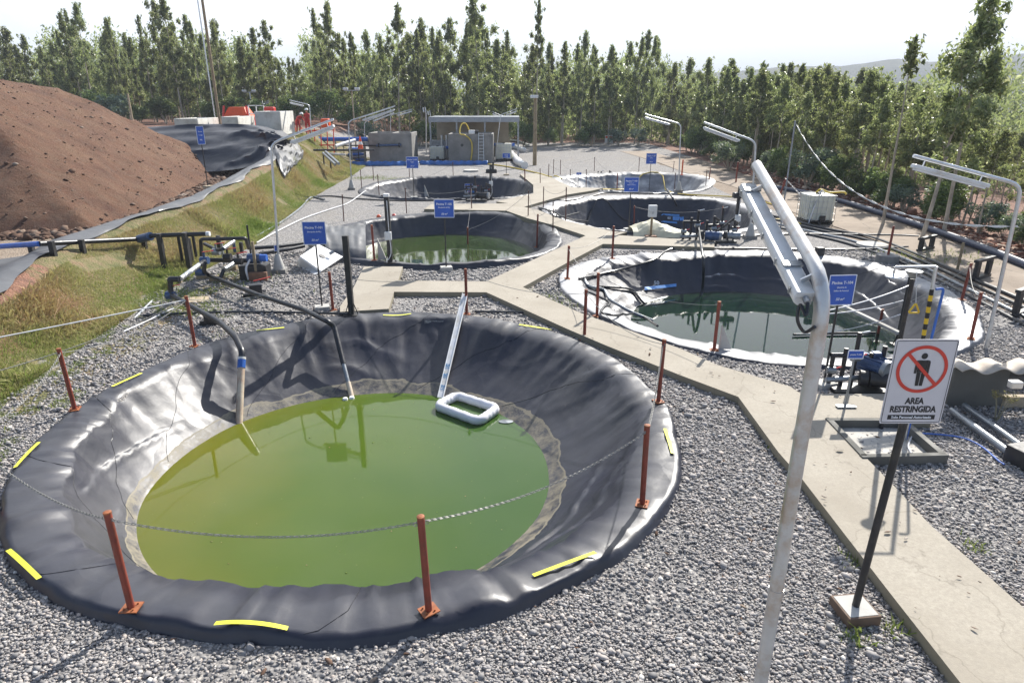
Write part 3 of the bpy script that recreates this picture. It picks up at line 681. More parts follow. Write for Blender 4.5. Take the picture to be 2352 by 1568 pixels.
# ------------------------------------------------------------------ dirt mound
def mound():
    xs = np.arange(-60, -13, .22); ys = np.arange(13, 52, .26); X, Y = np.meshgrid(xs, ys); d = sdist(X, Y, FOOT)
    d = d + .9*fbm(X*.35, Y*.35, 61)
    h = 5.25 + .5*fbm(X*.12, Y*.12, 62) + .02*(-22 - X)*0
    u = np.clip(d, -1, 40)*.62; H = h*(1 - np.exp(-(np.clip(u, 0, None)/h)**1.0*1.0))*1.0
    H = np.minimum(u, 40); H = h - np.log1p(np.exp((h - u)*1.8))/1.8                    # soft cap
    H = np.where(u < 0, u, H)
    along = X*.87 + Y*.5; H = H + .32*(fbm(along*1.3, (X*.3-Y*.5)*.15, 63))*np.clip(d, 0, 1) + .13*fbm(X*2.2, Y*2.2, 64, 3)*np.clip(d, 0, 1)
    Z = .55 + H
    ok = d > -.9; i = np.arange(X.size).reshape(X.shape); F = np.stack([i[:-1, :-1], i[:-1, 1:], i[1:, 1:], i[1:, :-1]], -1).reshape(-1, 4)
    F = F[ok.ravel()[F].all(1)]; used = np.unique(F); mp2 = -np.ones(X.size, int); mp2[used] = np.arange(len(used))
    V = np.stack([X, Y, Z], -1).reshape(-1, 3)[used]
    o = npmesh('dirt_mound', V, mp2[F], M['mound'], smooth=True); tag(o, kind='structure')
    # clods lying on the slope and along its foot
    n = 9000; j = RNG.randint(0, len(V), n); P = V[j] + RNG.uniform(-.1, .1, (n, 3))*[1, 1, 0]
    s = .03*np.exp(RNG.normal(0, .55, n)); 
    foot = [Vector(p).to_3d() for p in FOOT[1:7]]; fx = []; fy = []
    for a, b in zip(foot[:-1], foot[1:]):
        m = int((b-a).length*190); t = RNG.rand(m); nn = Vector((b.y-a.y, a.x-b.x, 0)).normalized()
        off = np.abs(RNG.normal(0, .5, m)); fx.append(a.x + (b.x-a.x)*t + nn.x*off); fy.append(a.y + (b.y-a.y)*t + nn.y*off)
    fx = np.concatenate(fx); fy = np.concatenate(fy); fs = .075*np.exp(RNG.normal(0, .5, len(fx)))
    x = np.concatenate([P[:, 0], fx]); y = np.concatenate([P[:, 1], fy]); z = np.concatenate([P[:, 2], tz(fx, fy) + fs*.3]); s = np.concatenate([s, fs])
    scatter('rubble', x, y, z, np.minimum(s, .17), M['clod'], np.clip(RNG.normal(.45, .2, len(x)), 0, .9), [ico(i+20) for i in range(4)], label='loose clods and stones on the red dirt mound', cat='rubble')
mound()
# ------------------------------------------------------------------ liner sheets of the pit behind the bank
def pit_liners():
    # edge strip lying on the crest of the bank
    out = [(0,628),(80,602),(150,572),(230,532),(330,490),(420,455),(485,432),(560,388),(625,352)]
    P = []
    pw = [Vector((float(xcrest(y_)) + .12*math.sin(y_*1.1), y_, 0)) for y_ in np.arange(9.5, 41, .35)]
    for r_ in range(15):
        row = []
        for i, q in enumerate(pw):
            wdt = float(np.interp(q.y, [10, 17.5, 20, 40], [3.2, 2.6, .75, .7])); f = r_/14
            x = q.x + .10 - wdt*f; y = q.y + .15*f; z = float(tz(np.array([x]), np.array([y]))[0]) + .07 + .10*fbm(np.array([i*.35]), np.array([r_*.35]), 5)[0]
            row.append((x + .05*math.sin(i*1.3)*(r_ == 0), y, z))
        P.append(row)
    o = MB().grid(P).build('liner_sheet', M['linerP'], smooth=True); tag(o, 'long grey liner strip pinned along the top of the grassy bank', 'liner')
    # far wall of the pit
    top = [AT(250, 300, 45.5), AT(330, 297, 45.3), AT(450, 291, 45), AT(560, 291, 44.6), AT(620, 300, 43.5), AT(668, 322, 42)]
    bot = [AT(250, 400, 40.5), AT(330, 398, 40.5), AT(450, 400, 40), AT(555, 393, 39.2), AT(610, 366, 39.0), AT(645, 348, 39.4)]
    tp = curve(top, 10); bt = curve(bot, 10); P = []
    for r_ in range(22):
        f = r_/21; row = []
        for i, (a, b) in enumerate(zip(tp, bt)):
            q = b.lerp(a, f); u = i/len(tp)
            amp_ = .16 + .95*max(0, u - .30)
            d = amp_*(fbm(np.array([u*3 + f*3.5]), np.array([f*6 + u]), 71, 3)[0]*1.6 + .5*(1-abs(vnoise(np.array([u*5 + f*2.5]), np.array([f*7 - u*3]), 73)[0]*2-1))**3)
            row.append((q.x, q.y - d - .1, q.z + .10*math.sin(math.pi*f) + .55*d + .10))
        P.append(row)
    P.append([(p[0]-.2, p[1]+2.2, p[2]-.1) for p in P[-1]])
    o = MB().grid(P).build('liner_sheet', M['linerB'], smooth=True); tag(o, 'big black creased liner covering the far wall of the dirt pit', 'liner')
    # pale crumpled tongue at its right end
    ca = curve([GR(642, 338), GR(632, 352), GR(640, 372), GR(652, 388)], 6); cb = curve([GR(672, 324), GR(694, 346), GR(697, 362), GR(682, 384)], 6); P = []
    for i in range(len(ca)):
        row = []
        for j in range(12):
            q = ca[i].lerp(cb[i], j/11); g = float(tz(np.array([q.x]), np.array([q.y]))[0]); row.append((q.x, q.y, g + .06 + .22*abs(math.sin(j*1.3 + i*.35))*(.4 + .6*abs(math.sin(i*.45)))))
        P.append(row)
    o = MB().grid(P).build('liner_scrap', M['linerP'], smooth=True, solid=.01); tag(o, 'pale crumpled sheet tongue at the right end of the pit liner', 'liner')
pit_liners()
# ------------------------------------------------------------------ grass
def blades(name, x, y, h, tone, mat, label, cat, lean=.5):
    n = len(x); z = tz(x, y) - .01; a = RNG.uniform(0, 2*np.pi, n); wd = h*RNG.uniform(.045, .08, n); ln = h*np.abs(RNG.normal(0, lean, n)); b = RNG.uniform(0, 2*np.pi, n)
    dx, dy = np.cos(a)*wd, np.sin(a)*wd; V = np.empty((n, 5, 3)); mx_, my_ = np.cos(b)*ln, np.sin(b)*ln
    V[:, 0] = np.stack([x-dx, y-dy, z], 1); V[:, 1] = np.stack([x+dx, y+dy, z], 1)
    V[:, 2] = np.stack([x+dx*.7+mx_*.35, y+dy*.7+my_*.35, z+h*.6], 1); V[:, 3] = np.stack([x+mx_, y+my_, z+h*.95], 1); V[:, 4] = np.stack([x-dx*.7+mx_*.35, y-dy*.7+my_*.35, z+h*.6], 1)
    i = np.arange(n)[:, None]*5; F = np.concatenate([i+[0, 1, 2, 4]], 0); F2 = i+[4, 2, 3, 3]
    F2 = np.stack([i[:, 0]+4, i[:, 0]+2, i[:, 0]+3], 1)
    Fq = np.concatenate([np.concatenate([i[:, :1]+0, i[:, :1]+1, i[:, :1]+2], 1), np.concatenate([i[:, :1]+0, i[:, :1]+2, i[:, :1]+4], 1), F2])
    o = npmesh(name, V.reshape(-1, 3), Fq, mat, cols=np.repeat(tone, 5)); tag(o, label, cat, kind='stuff')
def grass():
    n = 260000; y = 9 + 45*RNG.rand(n)**1.25; xt = xtoe(y) + .5; xc = xcrest(y) - .05; x = xc + .45 + (xt - xc - .45)*RNG.rand(n)
    x = np.where(y > 40, x, x); cl = vnoise(x*1.1, y*1.1, 7); cl2 = vnoise(x*.5+9, y*.5, 8)
    k = cl > .12; x, y, cl, cl2 = x[k], y[k], cl[k], cl2[k]
    h = (.05 + .13*cl**2)*np.exp(RNG.normal(0, .3, len(x))); tone = np.clip(.70*cl2 + .45*RNG.rand(len(x)) + .22*(x < xtoe(y) - .5) + .15*(x < -9.2)*(y < 16.5)*cl - .09, 0, 1)
    blades('grass', x, y, h, tone, M['grass'], 'rough green and straw coloured grass on the bank', 'grass', .8)
    # tufts in the gravel at the foot of the bank
    n = 60000; y = RNG.uniform(7, 19, n); x = xtoe(y) + .2 + np.abs(RNG.normal(0, 1.3, n)); m = vnoise(x*1.6, y*1.6, 12)*.7 + .3*vnoise(x*6, y*6, 13) > .56; x, y = x[m], y[m]; k = ~in_pool(x, y, .25); x, y = x[k], y[k]
    blades('weeds', x, y, .05*np.exp(RNG.normal(0, .4, len(x))), np.clip(RNG.normal(.16, .12, len(x)), 0, 1), M['grass'], 'small green weeds sprouting through the left gravel', 'weeds', .9)
    c = [G(1985, 1240), G(1965, 1470), G(2040, 1440), G(1830, 1060), G(1960, 1290), G(1300, 690), G(1780, 1028), G(1650, 770), G(2200, 590), G(2090, 585), G(2150, 600), G(2240, 1260), G(2070, 980), G(1100, 1330), G(460, 1440), G(1480, 1060), G(830, 410), G(860, 408), G(900, 412)]
    xs = []; ys = []
    for q in c:
        m = 70 if q.y < 14 else 500; sp = .07 if q.y < 14 else .5
        xs.append(RNG.normal(q.x, sp, m)); ys.append(RNG.normal(q.y, sp, m))
    x = np.concatenate(xs); y = np.concatenate(ys); k = ~in_pool(x, y, .02) & ~in_path(x, y, .0); x, y = x[k], y[k]
    blades('weed_tufts', x, y, .07*np.exp(RNG.normal(0, .4, len(x))), np.clip(RNG.normal(.2, .12, len(x)), 0, 1), M['grass'], 'scattered green weed tufts beside the walkway and path edges', 'weeds', .8)
grass()
# ------------------------------------------------------------------ eucalyptus
def leafcloud(cen, rad, n, size, droop=.75, rs=None, soft=False):
    """n drooping lens-shaped leaves around clump centres"""
    r = rs or RNG; cen = np.asarray(cen); rad = np.asarray(rad); j = r.choice(len(cen), n, p=rad**2/np.sum(rad**2))
    d = r.normal(size=(n, 3)); d /= np.linalg.norm(d, axis=1)[:, None]; P = cen[j] + (d*(r.rand(n)**.45)[:, None]*[1, 1, .8] if not soft else r.normal(0, 1, (n, 3))*[.52, .52, .80])*rad[j][:, None]
    ax = r.normal(size=(n, 3))*[1, 1, .5]; ax[:, 2] -= droop*1.6; ax /= np.linalg.norm(ax, axis=1)[:, None]
    sd = np.cross(ax, r.normal(size=(n, 3))); sd /= np.linalg.norm(sd, axis=1)[:, None]
    L = size*np.exp(r.normal(0, .25, n))[:, None]; W = L*.19
    V = np.stack([P - ax*L*.5, P + sd*W, P + ax*L*.5, P - sd*W], 1).reshape(-1, 3); F = np.arange(n*4).reshape(-1, 4)
    t = np.clip(r.beta(2, 2.6, n) + .2*(r.rand(len(cen))[j] - .5), 0, 1)
    return V, F, np.repeat(t, 4)
def tree_meshes(seed, H, base, n, size, spread, mat):
    r = np.random.RandomState(seed); tb = MB(); bend = r.uniform(-.35, .35, 2)*H/14
    def tp(z): f = z/H; return Vector((bend[0]*math.sin(f*3), bend[1]*math.sin(f*2.3+.5), z))
    r0 = .008*H + .012
    tb.tube([tp(H*f/9) for f in range(10)], [r0*(1 - .93*f/9) for f in range(10)], 6)
    cen = []; rad = []; nb = int(12 + H*1.0)
    for i in range(nb):
        f = base + (1-base)*((i+.5)/nb); z = H*f; a = i*2.4 + r.uniform(-.5, .5)
        env = (1.05-f)**.62*min(1, .5 + (f-base)*3)*r.uniform(.5, 1.3)
        L = spread*(.3 + .7*env)*r.uniform(.35, 1.35); up = r.uniform(.5, 1.2)
        p0 = tp(z*.96); p1 = p0 + Vector((math.cos(a)*L, math.sin(a)*L, L*up)); pm_ = p0.lerp(p1, .5) + Vector((0, 0, .08*L))
        tb.tube([p0, pm_, p1], [r0*.32*(1.1-f), r0*.2*(1.1-f), r0*.08], 4, cap=False)
        for q, s_ in ((1, .52), (.68, .42)):
            c = p0.lerp(p1, q) + Vector(r.normal(0, .12*L, 3)); cen.append(c); rad.append(spread*s_*r.uniform(.5, 1.1)*(.12+.62*env)*.80)
    top = tp(H); cen.append(top - Vector((0, 0, .03*H))); rad.append(spread*.16); cen.append(top - Vector((0, 0, .07*H))); rad.append(spread*.19); cen.append(top - Vector((0, 0, .12*H))); rad.append(spread*.24); cen.append(top - Vector((0, 0, .005*H))); rad.append(spread*.12)
    V, F, t = leafcloud(np.array([c[:] for c in cen]), np.array(rad)*1.15, n, size, rs=r, soft=True)
    root = thing('eucalyptus_tree', 'x', 'tree')
    tr = tb.build('trunk', M['bark'], root, smooth=True); cr_ = npmesh('crown', V, F, mat, root, cols=t)
    return root
def shrub_proto(seed, H, n, size, mat):
    r = np.random.RandomState(seed); root = thing('shrub', 'x', 'shrub'); sb = MB(); cen = []; rad = []
    for i in range(9):
        a = r.uniform(0, 6.28); l_ = r.uniform(.2, .5)*H; p = Vector((math.cos(a)*l_, math.sin(a)*l_, H*r.uniform(.35, .95)))
        sb.tube([(0, 0, 0), p*.5 + Vector((0, 0, .1*H)), p], [.025, .015, .006], 4, cap=False); cen.append(p); rad.append(H*r.uniform(.16, .32))
    V, F, t = leafcloud(np.array([c[:] for c in cen]), np.array(rad), n, size, droop=.1, rs=r)
    sb.build('stems', M['bark'], root); npmesh('foliage', V, F, mat, root, cols=t); return root
# ------------------------------------------------------------------ forest
PX = [-100,0,60,110,170,220,270,320,380,420,440,500,560,610,650,690,710,750,790,830,870,900,950,1000,1045,1090,1130,1160,1200,1250,1300,1330,1400,1430,1480,1530,1600,1660,1700,1800,1900,1950,2000,2080,2150,2200,2260,2300,2352,2500]
PYT = [60,60,55,70,15,60,25,50,5,60,45,25,55,45,50,110,30,20,90,60,70,18,40,45,35,0,80,62,100,105,95,75,110,70,78,100,125,135,140,150,132,150,160,165,140,115,60,60,110,110]
def proj_x(X, Y, Z=2.0): zz = Z-CAM_H; return 1176 + FPX*X/(Y*_c - zz*_s)
HP = 14.0
protos = []
for i, (b, n, s_, sp) in enumerate(((.12, 7600, .28, 1.9), (.28, 5800, .28, 1.5), (.16, 7600, .29, 2.1), (.42, 4200, .28, 1.7), (.22, 6600, .29, 1.8), (.34, 4600, .28, 1.5))):
    protos.append(tree_meshes(100+i, HP, b, n, s_, sp, M['leaf']))
near_protos = [tree_meshes(200+i, 8.0, b, n, .19, sp, M['leaf']) for i, (b, n, sp) in enumerate(((.36, 4200, 1.3), (.28, 5000, 1.5), (.48, 3600, 1.3), (.34, 4200, 1.1), (.60, 2800, 1.4)))]
used = set(); NTREE = [0]
def plant(proto, hp, X, Y, H, label, group=None, wide=1.0):
    t = proto if proto.name not in used else copy_tree(proto)
    used.add(proto.name); used.add(t.name)
    k = H/hp; kk = (k**.75)*wide; t.location = (X, Y, float(tz(np.array([X]), np.array([Y]))[0]) - .1)
    t.rotation_euler = (RNG.normal(0, .02), RNG.normal(0, .02), RNG.uniform(0, 6.28)); t.scale = (kk, kk, k)
    t['label'] = label
    if group: t['group'] = group
    elif 'group' in t: del t['group']
    NTREE[0] += 1; return t
ZL = [(-1e9, 110, 'eucalyptus rising over the left end of the dirt mound', 'eucalyptus behind the dirt mound'),
      (110, 250, 'eucalyptus rising over the highest part of the dirt mound', 'eucalyptus behind the dirt mound'),
      (250, 390, 'eucalyptus rising over the falling right slope of the dirt mound', 'eucalyptus behind the dirt mound'),
      (390, 500, 'eucalyptus standing left of the tall timber utility pole', 'eucalyptus behind the white tanks'),
      (500, 600, 'eucalyptus standing behind the orange hopper', 'eucalyptus behind the white tanks'),
      (600, 700, 'eucalyptus standing behind the machinery skid and the two workers', 'eucalyptus behind the white tanks'),
      (700, 840, 'eucalyptus standing behind the blue pipe bridge', 'eucalyptus behind the tank yard'),
      (840, 970, 'eucalyptus standing behind the left grey concrete tank', 'eucalyptus behind the tank yard'),
      (970, 1080, 'eucalyptus standing behind the left half of the shed roof', 'eucalyptus behind the tank yard'),
      (1080, 1200, 'eucalyptus standing behind the right half of the shed roof', 'eucalyptus behind the tank yard'),
      (1200, 1300, 'eucalyptus standing behind the thick timber lamp pole', 'eucalyptus past the gravel lot'),
      (1300, 1430, 'eucalyptus standing behind the small white notice board', 'eucalyptus past the gravel lot'),
      (1430, 1600, 'eucalyptus standing behind the farthest right pond', 'eucalyptus past the gravel lot'),
      (1600, 1e9, 'eucalyptus of the young dense stand on the far right slope', 'eucalyptus on the right slope')]
# far stand, three loose rows
for row, (yb, step, dn) in enumerate(((75, 1.9, 0), (79, 2.2, 22), (84, 2.6, 40))):
    X = -66.0 - row*2
    while X < 19 + row*3:
        x = X + RNG.uniform(-1, 1); y = yb + RNG.uniform(-2.2, 2.2) + max(0, -40-x)*.1 + (6 if x > -12 else 0)
        px = proj_x(x, y, 8); X += step*RNG.uniform(.75, 1.25)
        if px < -140: continue
        yt = np.interp(px, PX, PYT) + abs(RNG.normal(0, 38)) + (RNG.rand() < .35)*RNG.uniform(10, 60) - 6
        H = HT(x, y, yt) - float(tz(np.array([x]), np.array([y]))[0])
        z_ = [q for q in ZL if q[0] <= px < q[1]][0]
        plant(protos[RNG.randint(6)], HP, x, y, max(6, H), ('front row ', 'middle row ', 'rear row ')[row] + z_[2], z_[3], RNG.uniform(.62, 1.1))
# the stand along the east side of the road, on ground that falls away
for X0, Y0, Y1, st in ((18.6, 21, 72, 1.5), (21.2, 22, 74, 1.9), (24.5, 25, 76, 2.5), (29, 29, 78, 3.4), (35, 34, 80, 4.6)):
    Y = Y0
    while Y < Y1:
        y = Y + RNG.uniform(-.7, .7); x = X0 + RNG.uniform(-1, 1) + (.06*(y-50) if y > 50 else 0); Y += st*RNG.uniform(.7, 1.3)
        px = proj_x(x, y, 4)
        if px > 2560: continue
        yt = np.interp(px, [1500, 1700, 1900, 2050, 2150, 2250, 2352, 2600], [120, 140, 150, 168, 205, 265, 290, 300]) + abs(RNG.normal(0, 22)) + (RNG.rand() < .4)*RNG.uniform(10, 50)
        H = HT(x, y, yt) - float(tz(np.array([x]), np.array([y]))[0])
        if y < 50: plant(near_protos[RNG.randint(5)], 8.0, x, y, max(3.5, H), ('young eucalyptus at the road edge ' if X0 < 20 else 'young eucalyptus deeper in the wood ' if X0 < 24 else 'young eucalyptus far down the slope ') + ('past the right lamp pole' if px > 2230 else 'behind the sagging white tape' if px > 1980 else 'behind the white tote tank' if px > 1830 else 'behind the near lamp arm'), 'young eucalyptus beside the dirt road', RNG.uniform(.9, 1.25))
        else: plant(protos[RNG.randint(6)], HP, x, y, max(4, H), ('near rank' if X0 < 22 else 'rear rank') + ' eucalyptus on the falling right slope ' + ('beyond the farthest lamp' if px < 1600 else 'behind the lamp at the middle right pond' if px < 1740 else 'left of the white tape pole' if px < 1850 else 'under the hill skyline'), 'eucalyptus on the right slope', RNG.uniform(.9, 1.2))
def single(px, ytop, Y, label, pr, hp, wide=1.0, base=None):
    X = (px-1176)/FPX*(Y*_c - 2*_s); z0 = float(tz(np.array([X]), np.array([Y]))[0])
    for _ in range(4): X = (px-1176)/FPX*(Y*_c - (HT(X, Y, ytop)-CAM_H)*_s)
    return plant(pr, hp, X, Y, HT(X, Y, ytop) - z0, label, None, wide)
single(2285, -8, 25, 'tallest eucalyptus on the right, its crown cut by the frame top', near_protos[2], 8.0, 1.05)
single(2215, 92, 24, 'broad dark eucalyptus just left of the tallest one at right', near_protos[0], 8.0, 1.25)
single(2112, 78, 27, 'thin bare stemmed eucalyptus with a small tuft against the hill', tree_meshes(301, 9.0, .80, 700, .21, .8, M['leaf']), 9.0, 1.0)
single(1236, 2, 76, 'tall thin eucalyptus standing alone above the shed and gravel lot', tree_meshes(302, 16.0, .52, 2600, .34, 1.3, M['leaf']), 16.0, .8)
single(1090, -4, 74, 'tallest broad eucalyptus in the centre, over the second concrete tank', protos[4], HP, 1.1)
single(900, 14, 75, 'tall narrow eucalyptus above the left concrete tank', protos[1], HP, 1.0)
single(738, 8, 74, 'tall narrow eucalyptus left of centre with open sky on its left', protos[3], HP, .95)
single(378, -5, 73, 'tall dark eucalyptus left of the tall timber utility pole', protos[1], HP, 1.0)
single(168, 8, 73, 'tall pointed eucalyptus above the top of the dirt mound', protos[0], HP, .9)
# shrubs at the forest edge
sp_ = [shrub_proto(401, 1.6, 2600, .16, M['shrubleaf']), shrub_proto(402, 1.4, 2400, .13, M['blueleaf']), shrub_proto(403, 1.9, 3000, .15, M['shrubleaf'])]
us = set()
def shrub(i, X, Y, s, label, group=None):
    p = sp_[i]; t = p if p.name not in us else copy_tree(p); us.add(p.name)
    t.location = (X, Y, float(tz(np.array([X]), np.array([Y]))[0]) - .05); t.rotation_euler = (0, 0, RNG.uniform(0, 6.28)); t.scale = (s,)*3; t['label'] = label
    if group: t['group'] = group
    elif 'group' in t: del t['group']
for Y in np.arange(17.5, 50, 1.05):
    shrub(RNG.choice([0, 2, 0, 1]), 17.7 + RNG.uniform(-.2, 1.2) + .1*(Y > 40), Y + RNG.uniform(-.4, .4), RNG.uniform(.55, 1.15), 'leafy shrub at the forest edge ' + ('right of the far right lamp pole' if Y < 21 else 'under the sagging white tape' if Y < 31 else 'behind the white tote tank' if Y < 40 else 'behind the leaning red post'), 'shrubs along the dirt road')
for Y in np.arange(50, 72, 1.8):
    shrub(RNG.choice([0, 1, 2]), 18.5 + RNG.uniform(-1, 1), Y, RNG.uniform(.8, 1.5), 'bush at the forest edge behind the farthest right pond', 'bushes behind the far right pond')
for X in np.arange(-58, 17, 2.6):
    y = 71.5 + (7 if X > -12 else 0)
    shrub(RNG.choice([0, 2, 1]), X + RNG.uniform(-.8, .8), y + RNG.uniform(-1, 1), RNG.uniform(1.0, 1.9), 'bush under the far eucalyptus stand behind the tank yard' if X > -12 else 'bush under the eucalyptus behind the mound and white tanks', 'bushes behind the tank yard' if X > -12 else 'bushes behind the mound')
q = G(1655, 392); shrub(1, q.x+.6, q.y, 1.35, 'bluish grey juvenile gum bush right of the farthest right pond')
q = G(1880, 415); shrub(1, 17.0, 39, 1.5, 'large bluish gum bush behind the white plastic tank')
# everything deeper in the wood reads as one mass
def deep_wood():
    Vs = []; Ts = []; r = np.random.RandomState(5)
    for i in range(430):
        if i < 300: x = r.uniform(-95, 45); y = r.uniform(90, 125) ; yb = 30
        else: x = r.uniform(38, 95); y = r.uniform(40, 120); yb = 0
        px = proj_x(x, y, 6); g = float(tz(np.array([x]), np.array([y]))[0])
        if px > 2700 or px < -250: continue
        yt = np.interp(px, PX, PYT) + (38 if i < 300 else 30) + abs(r.normal(0, 25)); H = max(5, HT(x, y, yt) - g)
        nc = 16; f = np.linspace(.12, .98, nc); cen = np.stack([x + r.normal(0, .9, nc), y + r.normal(0, .9, nc), g + H*f], 1); rad = 1.7*(1.15 - .75*f)*r.uniform(.7, 1.2, nc)
        V, F, t = leafcloud(cen, rad, 900, .50, rs=r, soft=True); Vs.append(V); Ts.append(t)
    V = np.concatenate(Vs); o = npmesh('forest', V, np.arange(len(V)).reshape(-1, 4), M['leaf'], cols=np.concatenate(Ts)); tag(o, 'deep eucalyptus wood behind the individual trees', 'forest', kind='stuff')
deep_wood()
# leaf litter band between road and wood
n = 9000; y = RNG.uniform(12, 52, n); x = 16.3 + np.abs(RNG.normal(0, .9, n)); s = .05*np.exp(RNG.normal(0, .5, n))
scatter('leaf_litter', x, y, tz(x, y) + .02, s, tone_mat('reddish_leaf_litter', ((0, (.09, .04, .03)), (.5, (.26, .11, .07)), (1, (.48, .38, .30))), .9, .2), RNG.rand(n), [ico(33)], label='reddish leaf litter and bark along the forest edge', cat='leaf litter')
# ------------------------------------------------------------------ posts and chains
def ground_pt(x, y, guess=.15):
    q = G(x, y, guess)
    for _ in range(6): q = G(x, y, .5*q.z + .5*liner_z(q.x, q.y))
    return q
def post_proto(name, matp, r, plate):
    t = thing(name, 'x', 'post')
    MB().cyl((0, 0, 0), (0, 0, 1), r, 12).build('pole', matp, t, smooth=True)
    MB().lathe([(r*1.06, .985), (r*1.06, 1.0), (r*.5, 1.006)], n=12).build('cap', M['rustorange'] if plate else matp, t)
    if plate:
        b = MB().box(0, 0, .002, .17, .15, .012, .3)
        for a in (.3, 1.87, 3.44, 5.01): b.add(*[MB().cyl((.062*math.cos(a+.75), .062*math.sin(a+.75), .01), (.062*math.cos(a+.75), .062*math.sin(a+.75), .03), .009, 6).__dict__[k] for k in ('v', 'f')])
        b.build('base_plate', M['rustorange'], t)
    for s_ in (-1, 1): MB().tube([(s_*(r+.018) + .018*math.cos(a), 0, .93 + .018*math.sin(a)) for a in np.linspace(0, 2*math.pi, 11)[:-1]], .004, 5, closed=True).build('chain_ring', M['chain'], t)
    return t
redp = post_proto('chain_post', M['rust'], .034, True); darkp = post_proto('chain_post', M['blacksteel'], .022, False)
dk2 = simple('rust_brown_post', (.10, .035, .025), .6, 0, .3, 9)
for o in darkp.children:
    if o.name.startswith('pole') or o.name.startswith('cap'): o.data.materials[0] = dk2
PD = {
'A': [(172,940,800),(448,795,680),(765,712,625),(1072,722,617),(1342,781,665),(1512,922,780),(1475,1157,975),(985,1402,1180),(302,1396,1177),(-22,1180,990)],
'B': [(860,598,517),(1075,597,515),(1233,568,492),(1270,530,464),(1213,499,438),(1084,485,430),(934,490,432),(790,508,447)],
'D': [(1303,640,564),(1406,594,519),(1371,726,626),(1640,804,692),(2230,778,672),(2209,688,604),(2012,790,710)],
'E': [(1299,506,424),(1456,527,472),(1657,523,474),(1248,477,429)],
'F': [(1260,411,377),(1271,399,366),(1287,401,367),(1365,393,361),(1467,395,362),(1346,431,389),(1310,422,389),(1417,437,398),(1549,435,397),(1621,426,390),(1629,411,384),(1546,395,370)],
'C': [(831,433,390),(858,415,381),(871,448,401),(941,408,383),(970,451,404),(1041,405,372),(1094,452,404),(1206,439,370),(1241,424,387)]}
PN = {'A': 'the nearest green pond', 'B': 'the second left pond', 'C': 'the farthest left pond', 'D': 'the near right pond', 'E': 'the middle right pond', 'F': 'the farthest right pond'}
ORD = ['leftmost', 'second from left', 'third from left', 'fourth from left', 'fifth from left', 'sixth from left', 'seventh from left', 'eighth from left', 'ninth from left']
first = {id(redp): True, id(darkp): True}; TOPS = {}
for k, L in PD.items():
    mid = (max(p[1] for p in L) + min(p[1] for p in L))/2 if k != 'A' else 900
    for side in (0, 1):
        S = sorted([p for p in L if (p[1] > mid) == bool(side)])
        for i, (x, y, yt) in enumerate(S):
            q = ground_pt(x, y); h = min(1.35, max(.55, HT(q.x, q.y, yt) - q.z))
            red = k in 'A' or (k in 'D') or (k == 'B' and side) or (k, x) in (('E', 1456), ('E', 1657), ('C', 970), ('C', 1094), ('C', 1206), ('F', 1417), ('F', 1629))
            pr = redp if red else darkp
            t = pr if first[id(pr)] else copy_tree(pr); first[id(pr)] = False
            t.location = q; t.scale = (1, 1, h); nx_ = Vector((q.x - POOLS[k]['cx'], q.y - POOLS[k]['cy'], 0))
            t.rotation_euler = (RNG.normal(0, .015), RNG.normal(0, .015), math.atan2(nx_.y, nx_.x) + math.pi/2)
            t['label'] = '%s post on the %s edge of %s, %s' % ('rust red' if red else 'thin dark brown', 'near' if side else 'far', PN[k], ORD[i] if i < len(S)-1 or len(S) == 1 else 'rightmost')
            if len(S) == 1: t['label'] = t['label'].replace(', leftmost', ', the only one')
            t['group'] = 'chain posts around ' + PN[k]
            TOPS.setdefault(k, []).append(Vector((q.x, q.y, q.z + h*.93)))
def sag(a, b, s, n): return [a.lerp(b, i/n) - Vector((0, 0, 4*s*(i/n)*(1-i/n))) for i in range(n+1)]
def links(pts, L=.042, r=.0042, wd=.011):
    D = [0]
    for a, b in zip(pts[:-1], pts[1:]): D.append(D[-1] + (b-a).length)
    m = MB(); n = int(D[-1]/(L*.78)); P = np.array([p[:] for p in pts])
    for i in range(n):
        d = (i+.5)*L*.78; c = Vector([np.interp(d, D, P[:, j]) for j in range(3)]); e = Vector([np.interp(d+.01, D, P[:, j]) for j in range(3)]); t = (e-c).normalized()
        sd = t.cross(Vector((0, 0, 1))).normalized(); u = sd.cross(t); wv = sd if i % 2 else u
        m.tube([c + t*(L*.5*math.cos(a)) + wv*(wd*math.sin(a)) for a in np.linspace(0, 2*math.pi, 9)[:-1]], r, 4, closed=True)
    return m
for k, T_ in TOPS.items():
    p = POOLS[k]; T_ = sorted(T_, key=lambda q: math.atan2(q.y-p['cy'], q.x-p['cx']))
    mb = MB(); n = len(T_)
    for i in range(n):
        a, b = T_[i], T_[(i+1) % n]; d = (b-a).length
        if d > 5.2 or (k == 'E') and d > 4.5 or k == 'F' and d < .8: continue
        pts = sag(a, b, .045*d + .05, 22)
        if k == 'A' and (a.y+b.y)/2 < 10.5: m2 = links(pts)
        else: m2 = MB().tube(pts, .0065, 5)
        mb.add(m2.v, m2.f)
    if mb.v: tag(mb.build('chain', M['chain'], smooth=True), 'sagging steel chain strung from post to post around ' + PN[k], 'chain', 'chains around the ponds')
E_ = [p for p in TOPS['A']]
a = GR(145, 805); lp = [q for q in TOPS['A'] if q.x < -5.5 and 9 < q.y < 13.5]
lp = min(TOPS['A'], key=lambda q: (q - Vector((-7.2, 11.6, 1))).length)
mb = links(sag(lp, Vector((-9.3, 8.2, .75)), .22, 16)); mb2 = MB().tube(sag(lp, Vector((-10.2, 8.9, 1.0)), .02, 8), .012, 5)
tag(mb.build('chain', M['chain']), 'chain running off to the left from the leftmost red post', 'chain'); tag(mb2.build('rope', M['pvc'], smooth=True), 'pale rope running to the left frame edge past the weeds', 'rope')
